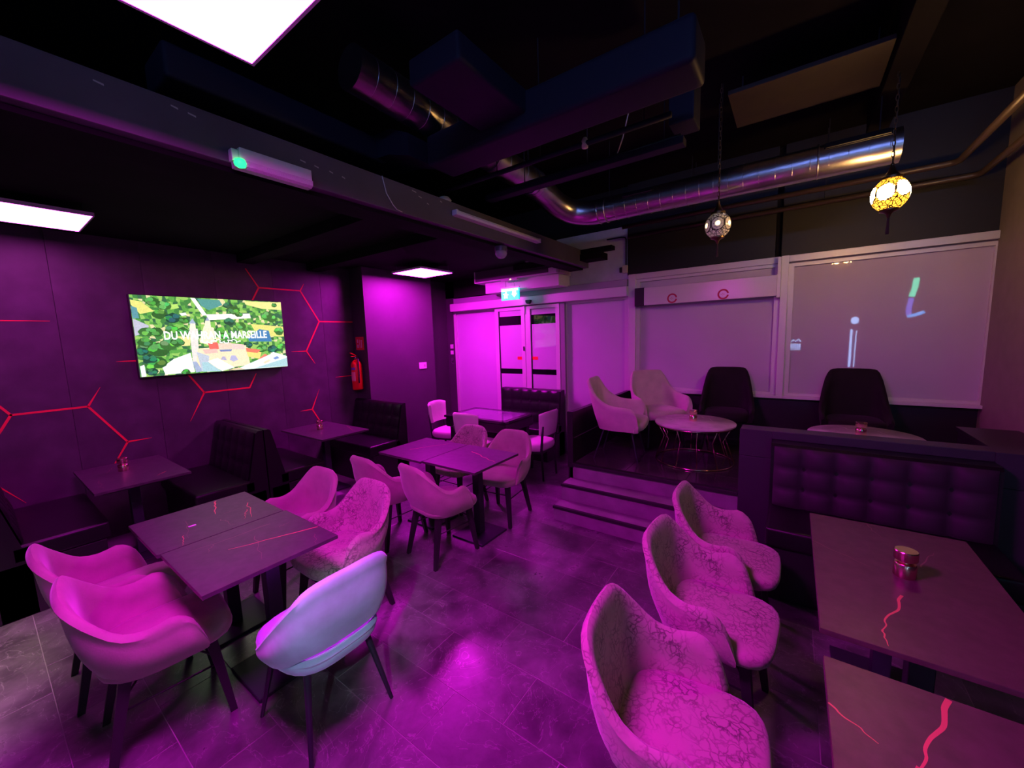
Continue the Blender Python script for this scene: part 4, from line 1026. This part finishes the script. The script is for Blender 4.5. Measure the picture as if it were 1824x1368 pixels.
bd = thing('black_duct', 'black painted rectangular duct crossing overhead', 'duct', (0, 0, 0))
MB().box(-2.10, -.40, 2.0, 2.26, 2.985, 3.185, .03).build('duct_run', M_ductb, bd, 40)
MB().box(-1.62, -1.28, 1.45, 2.02, 3.06, 3.19, .02).build('branch', M_ductb, bd, 40)
MB().prism([(-2.12, 3.02), (-2.12, 3.16), (-2.30, 3.24), (-2.75, 3.26), (-2.75, 3.12), (-2.32, 3.08)], 'y', 1.86, 2.16).build('transition', M_ductb, bd)
MB().box(-2.75, -2.45, .7, 1.95, 3.08, 3.24, .02).build('duct_run', M_ductb, bd, 40)
for xx in (-1.85, -.5): MB().cyl((xx, 2.13, 3.18), (xx, 2.13, ZC), .005, n=6).build('hanger_rod', M_legmetal, bd)

p1 = thing('sprinkler_pipe', 'thin black pipe crossing the ceiling on hanger rods', 'pipe', (0, 2.43, 3.0))
MB().tube([(-2.45, 0, 0), (-.60, 0, 0)], .017, 10).build('pipe', M_ductb, p1, True)
for xx in (-1.82, -1.45, -.75): MB().cyl((xx, 0, .015), (xx, 0, ZC-3.0), .004, n=6).build('hanger_rod', M_legmetal, p1)
MB().lathe([(0, -.04), (.02, -.04), (.022, .0), (.012, .02)], 10, (-1.12, 0, .015)).build('fitting', M_beige, p1, True)
p2 = thing('cable_tray', 'dark cable tray with bundled cables below the ceiling', 'cable tray', (0, 2.86, 3.0))
MB().box(-2.25, -.62, -.045, .045, 0, .045, .006).build('tray', M_ductb, p2)
for i in range(3): MB().tube([(-2.24, -.025+i*.025, .05), (-1.7, -.02+i*.02, .055), (-1.2, -.025+i*.024, .05), (-.64, -.02+i*.022, .056)], .012, 8).build('cable', M_blackwood, p2, True)
for xx in (-1.86, -1.3, -.75): MB().cyl((xx, 0, .04), (xx, 0, ZC-3.0), .004, n=6).build('hanger_rod', M_legmetal, p2)
MB().box(-.70, -.55, -.10, .10, .10, .50, .01).build('riser_box', M_ductb, p2)
MB().tube([(-1.08, 0, .05), (-1.02, -.03, .15), (-.98, -.03, .30)], .004, 6).build('loose_cable', M_beige, p2, True)
p3 = thing('ceiling_board', 'brown ceiling board hung near the lanterns', 'board', (0, 3.75, 3.5))
MB().box(-.46, .43, -.30, .28, 0, .03, .004).build('board', M_brown, p3)
for xx in (-.4, .38): MB().cyl((xx, 0, .03), (xx, 0, ZC-3.5), .005, n=6).build('hanger_rod', M_legmetal, p3)
MB().box(.44, .58, -1.4, 1.0, -.06, .25, .006).build('edge_beam', M_ceil, p3)
for nm, zz, yy, xb, lab in (('heating_pipe', 3.13, 4.99, 1.06, 'upper copper toned pipe bending along the right window'), ('heating_pipe', 3.05, 5.20, 1.24, 'lower copper toned pipe bending along the right window')):
    t = thing(nm, lab, 'pipe', (0, yy, zz), group='pipes above the right window')
    pts = [(-1.80, 0, 0), (xb-.06, 0, 0), (xb-.02, -.015, .0), (xb, -.06, .0), (xb, -1.6, .0)]
    MB().tube(pts, .026, 12).build('pipe', mat('dusty_pipe', (.05, .034, .022), .4), t, True)
    for xx in (-1.0, .2): MB().cyl((xx, 0, .02), (xx, 0, ZC-zz), .004, n=6).build('hanger_rod', M_legmetal, t)
    MB().cyl((xb, -1.2, .02), (xb, -1.2, ZC-zz), .004, n=6).build('hanger_rod', M_legmetal, t)

# ================================================================== LANTERNS
def globe(r, squash, discs, ra, name, material, parent, loc):
    nu, nv = 72, 40; vs = []; col = []
    cen = [Vector((math.cos(a)*math.cos(e), math.sin(a)*math.cos(e), math.sin(e))) for a, e in discs]
    for j in range(nv+1):
        el = R(-62)+(R(124))*j/nv
        for i in range(nu):
            a = 2*math.pi*i/nu; d = Vector((math.cos(a)*math.cos(el), math.sin(a)*math.cos(el), math.sin(el)))
            vs.append((d.x*r, d.y*r, d.z*r*squash))
            g = min(d.angle(c) for c in cen)
            ring_ = 1.0 if (abs(g-ra*.62) < .035 and (i+j) % 3 == 0) or abs(g-ra) < .045 else 0.
            col.append((1. if g < ra else 0., ring_, max(0., 1-g/(ra*.42)) if g < ra*.42 else 0.))
    mb = MB(); mb.add(vs, [(j*nu+i, j*nu+(i+1) % nu, (j+1)*nu+(i+1) % nu, (j+1)*nu+i) for j in range(nv) for i in range(nu)])
    me = mb.mesh(name, material, True)
    ca = me.color_attributes.new('col', 'FLOAT_COLOR', 'POINT')
    for i, c in enumerate(col): ca.data[i].color = (*c, 1)
    o = bpy.data.objects.new(name, me); C.objects.link(o); o.parent = parent; o.location = loc
    return o
def lantern(label, loc, top, r, sq, m, discs, ra):
    t = thing('mosaic_lantern', label, 'lantern', loc, group='hanging mosaic glass lanterns')
    brass = mat('dark_brass', (.16, .10, .05), .35, metal=.9)
    zt = r*sq*math.sin(R(62)); rt_ = r*math.cos(R(62))
    globe(r, sq, discs, ra, 'glass_globe', m, t, (0, 0, 0))
    MB().lathe([(rt_*.95, zt-.004), (rt_*1.22, zt), (rt_*1.22, zt+.014), (rt_*.9, zt+.022), (rt_*.55, zt+.045), (.018, zt+.065), (.010, zt+.085), (.012, zt+.095), (.004, zt+.105)], 20).build('cap', brass, t, 40)
    MB().lathe([(.002, -zt-.060), (.010, -zt-.050), (.012, -zt-.035), (.022, -zt-.022), (rt_*1.12, -zt-.010), (rt_*1.12, -zt), (rt_*.95, -zt+.004)], 20).build('lower_cap', brass, t, 40)
    mt = MB(); 
    for k in range(7):
        a = 2*math.pi*k/7; mt.tube([(.003*math.cos(a), .003*math.sin(a), -zt-.055), (.007*math.cos(a), .007*math.sin(a), -zt-.16)], .003, 5)
    mt.build('tassel', mat('dark_tassel', (.05, .02, .02), .8), t)
    ch = MB(); L = top-loc[2]-zt-.10; nlink = max(3, int(L/.035))
    for k in range(nlink):
        z = zt+.105+L*(k+.5)/nlink; hl = L/nlink*.62
        ch.tube([(.008*math.cos(b) if k % 2 else 0, 0 if k % 2 else .008*math.cos(b), z+hl*math.sin(b)) for b in [2*math.pi*q/10 for q in range(10)]], .0022, 5, True)
    ch.build('chain', brass, t, True)
    MB().tube([(.012, .004, top-loc[2]), (.006, .01, (top-loc[2])*.6), (.004, .0, zt+.10)], .0025, 5).build('flex', M_blackwood, t, True)
    return t
mY = lantern_mat('amber_mosaic', (1.0, .53, .17), (1.0, .40, .03), LANTERN_E, 3.0, (.05, .02, .01))
mW = lantern_mat('white_mosaic', (1, .8, .5), (.3, .2, .1), 9.0, .1, (.03, .02, .02), dia=True)
DY6 = [(R(a), R(4)) for a in (-55, 5, 65, 125, 185, 245, 305-3)]
lantern('glowing amber mosaic lantern in front of the right window', (.493, 3.75, 2.675), ZC, .100, 1.10, mY, [(R(-112), R(2)), (R(-52), R(10)), (R(8), R(4)), (R(68), R(4)), (R(128), R(4)), (R(188), R(4))], .47)
lantern('dim white mosaic lantern in front of the window with the blind box', (-.545, 3.75, 2.665), ZC, .098, 1.05, mW, [(R(-82), R(0)), (R(-22), R(0)), (R(38), R(0)), (R(98), R(0)), (R(158), R(0)), (R(218), R(0))], .50)

# ================================================================== RIGHT END OF THE PLATFORM, BACK WALL
cn = thing('side_console', 'low black console against the right wall of the platform', 'console', (1.26, 4.10, PZ))
MB().box(-.16, .15, -.36, .42, 0, .47, .004).build('cabinet', M_bp, cn); MB().box(-.17, .155, -.37, .44, .47, .50, .004).build('console_top', M_bp, cn)
nb = thing('neon_bar', 'blue white neon bar on the wall behind the photographer, mirrored in the large window', 'neon sign', (1.17, YF, .75))
nm_ = emit('neon_blue', (.35, .55, 1.0), 20.0)
MB().cyl((-.03, .06, 0), (-.03, .06, .98), .022, n=12).build('tube', nm_, nb, True); MB().cyl((.05, .06, 0), (.06, .06, .95), .010, n=10).build('tube', nm_, nb, True)
MB().lathe([(0, -.09), (.06, -.06), (.075, 0), (.06, .06), (0, .09)], 16, (.02, .06, 1.19)).build('globe', nm_, nb, True)
for z in (.1, .9): MB().box(-.05, .07, 0, .05, z, z+.03).build('clip', M_blackwood, nb)
ns = thing('neon_figure', 'green to blue neon figure on the wall behind the photographer, mirrored in the large window', 'neon sign', (2.18, YF, .84))
MB().tube([(0, .06, 1.98), (-.02, .06, 1.75), (-.06, .06, 1.58)], .050, 10).build('upper_tube', emit('neon_green', (.1, .9, .55), 16.0), ns, True)
MB().tube([(-.06, .06, 1.55), (-.09, .06, 1.30), (-.08, .06, 1.18)], .045, 10).build('middle_tube', emit('neon_violet', (.16, .16, .9), 12.0), ns, True)
MB().tube([(-.10, .06, 1.15), (.02, .06, 1.17), (.16, .06, 1.23)], .035, 10).build('lower_tube', emit('neon_cyan', (.1, .4, 1.0), 16.0), ns, True)
MB().box(-.14, .12, 0, .03, .95, 2.02, .004).build('backing', M_blackwood, ns)
ng = thing('neon_badge', 'small blue white neon badge on the wall behind the photographer', 'neon sign', (.06, YF, 1.26))
for i in range(5): MB().box(-.10+i*.045, -.075+i*.045, .04, .05, .02, .15, .004).build('tube', nm_, ng)
MB().box(-.12, .12, .04, .05, -.01, .005).build('tube', nm_, ng); MB().tube([(-.11, .045, .19), (-.04, .045, .25), (.0, .045, .20), (.06, .045, .26), (.11, .045, .20)], .012, 8).build('tube', nm_, ng, True)
MB().box(-.14, .14, 0, .03, -.04, .30, .004).build('backing', M_blackwood, ng)
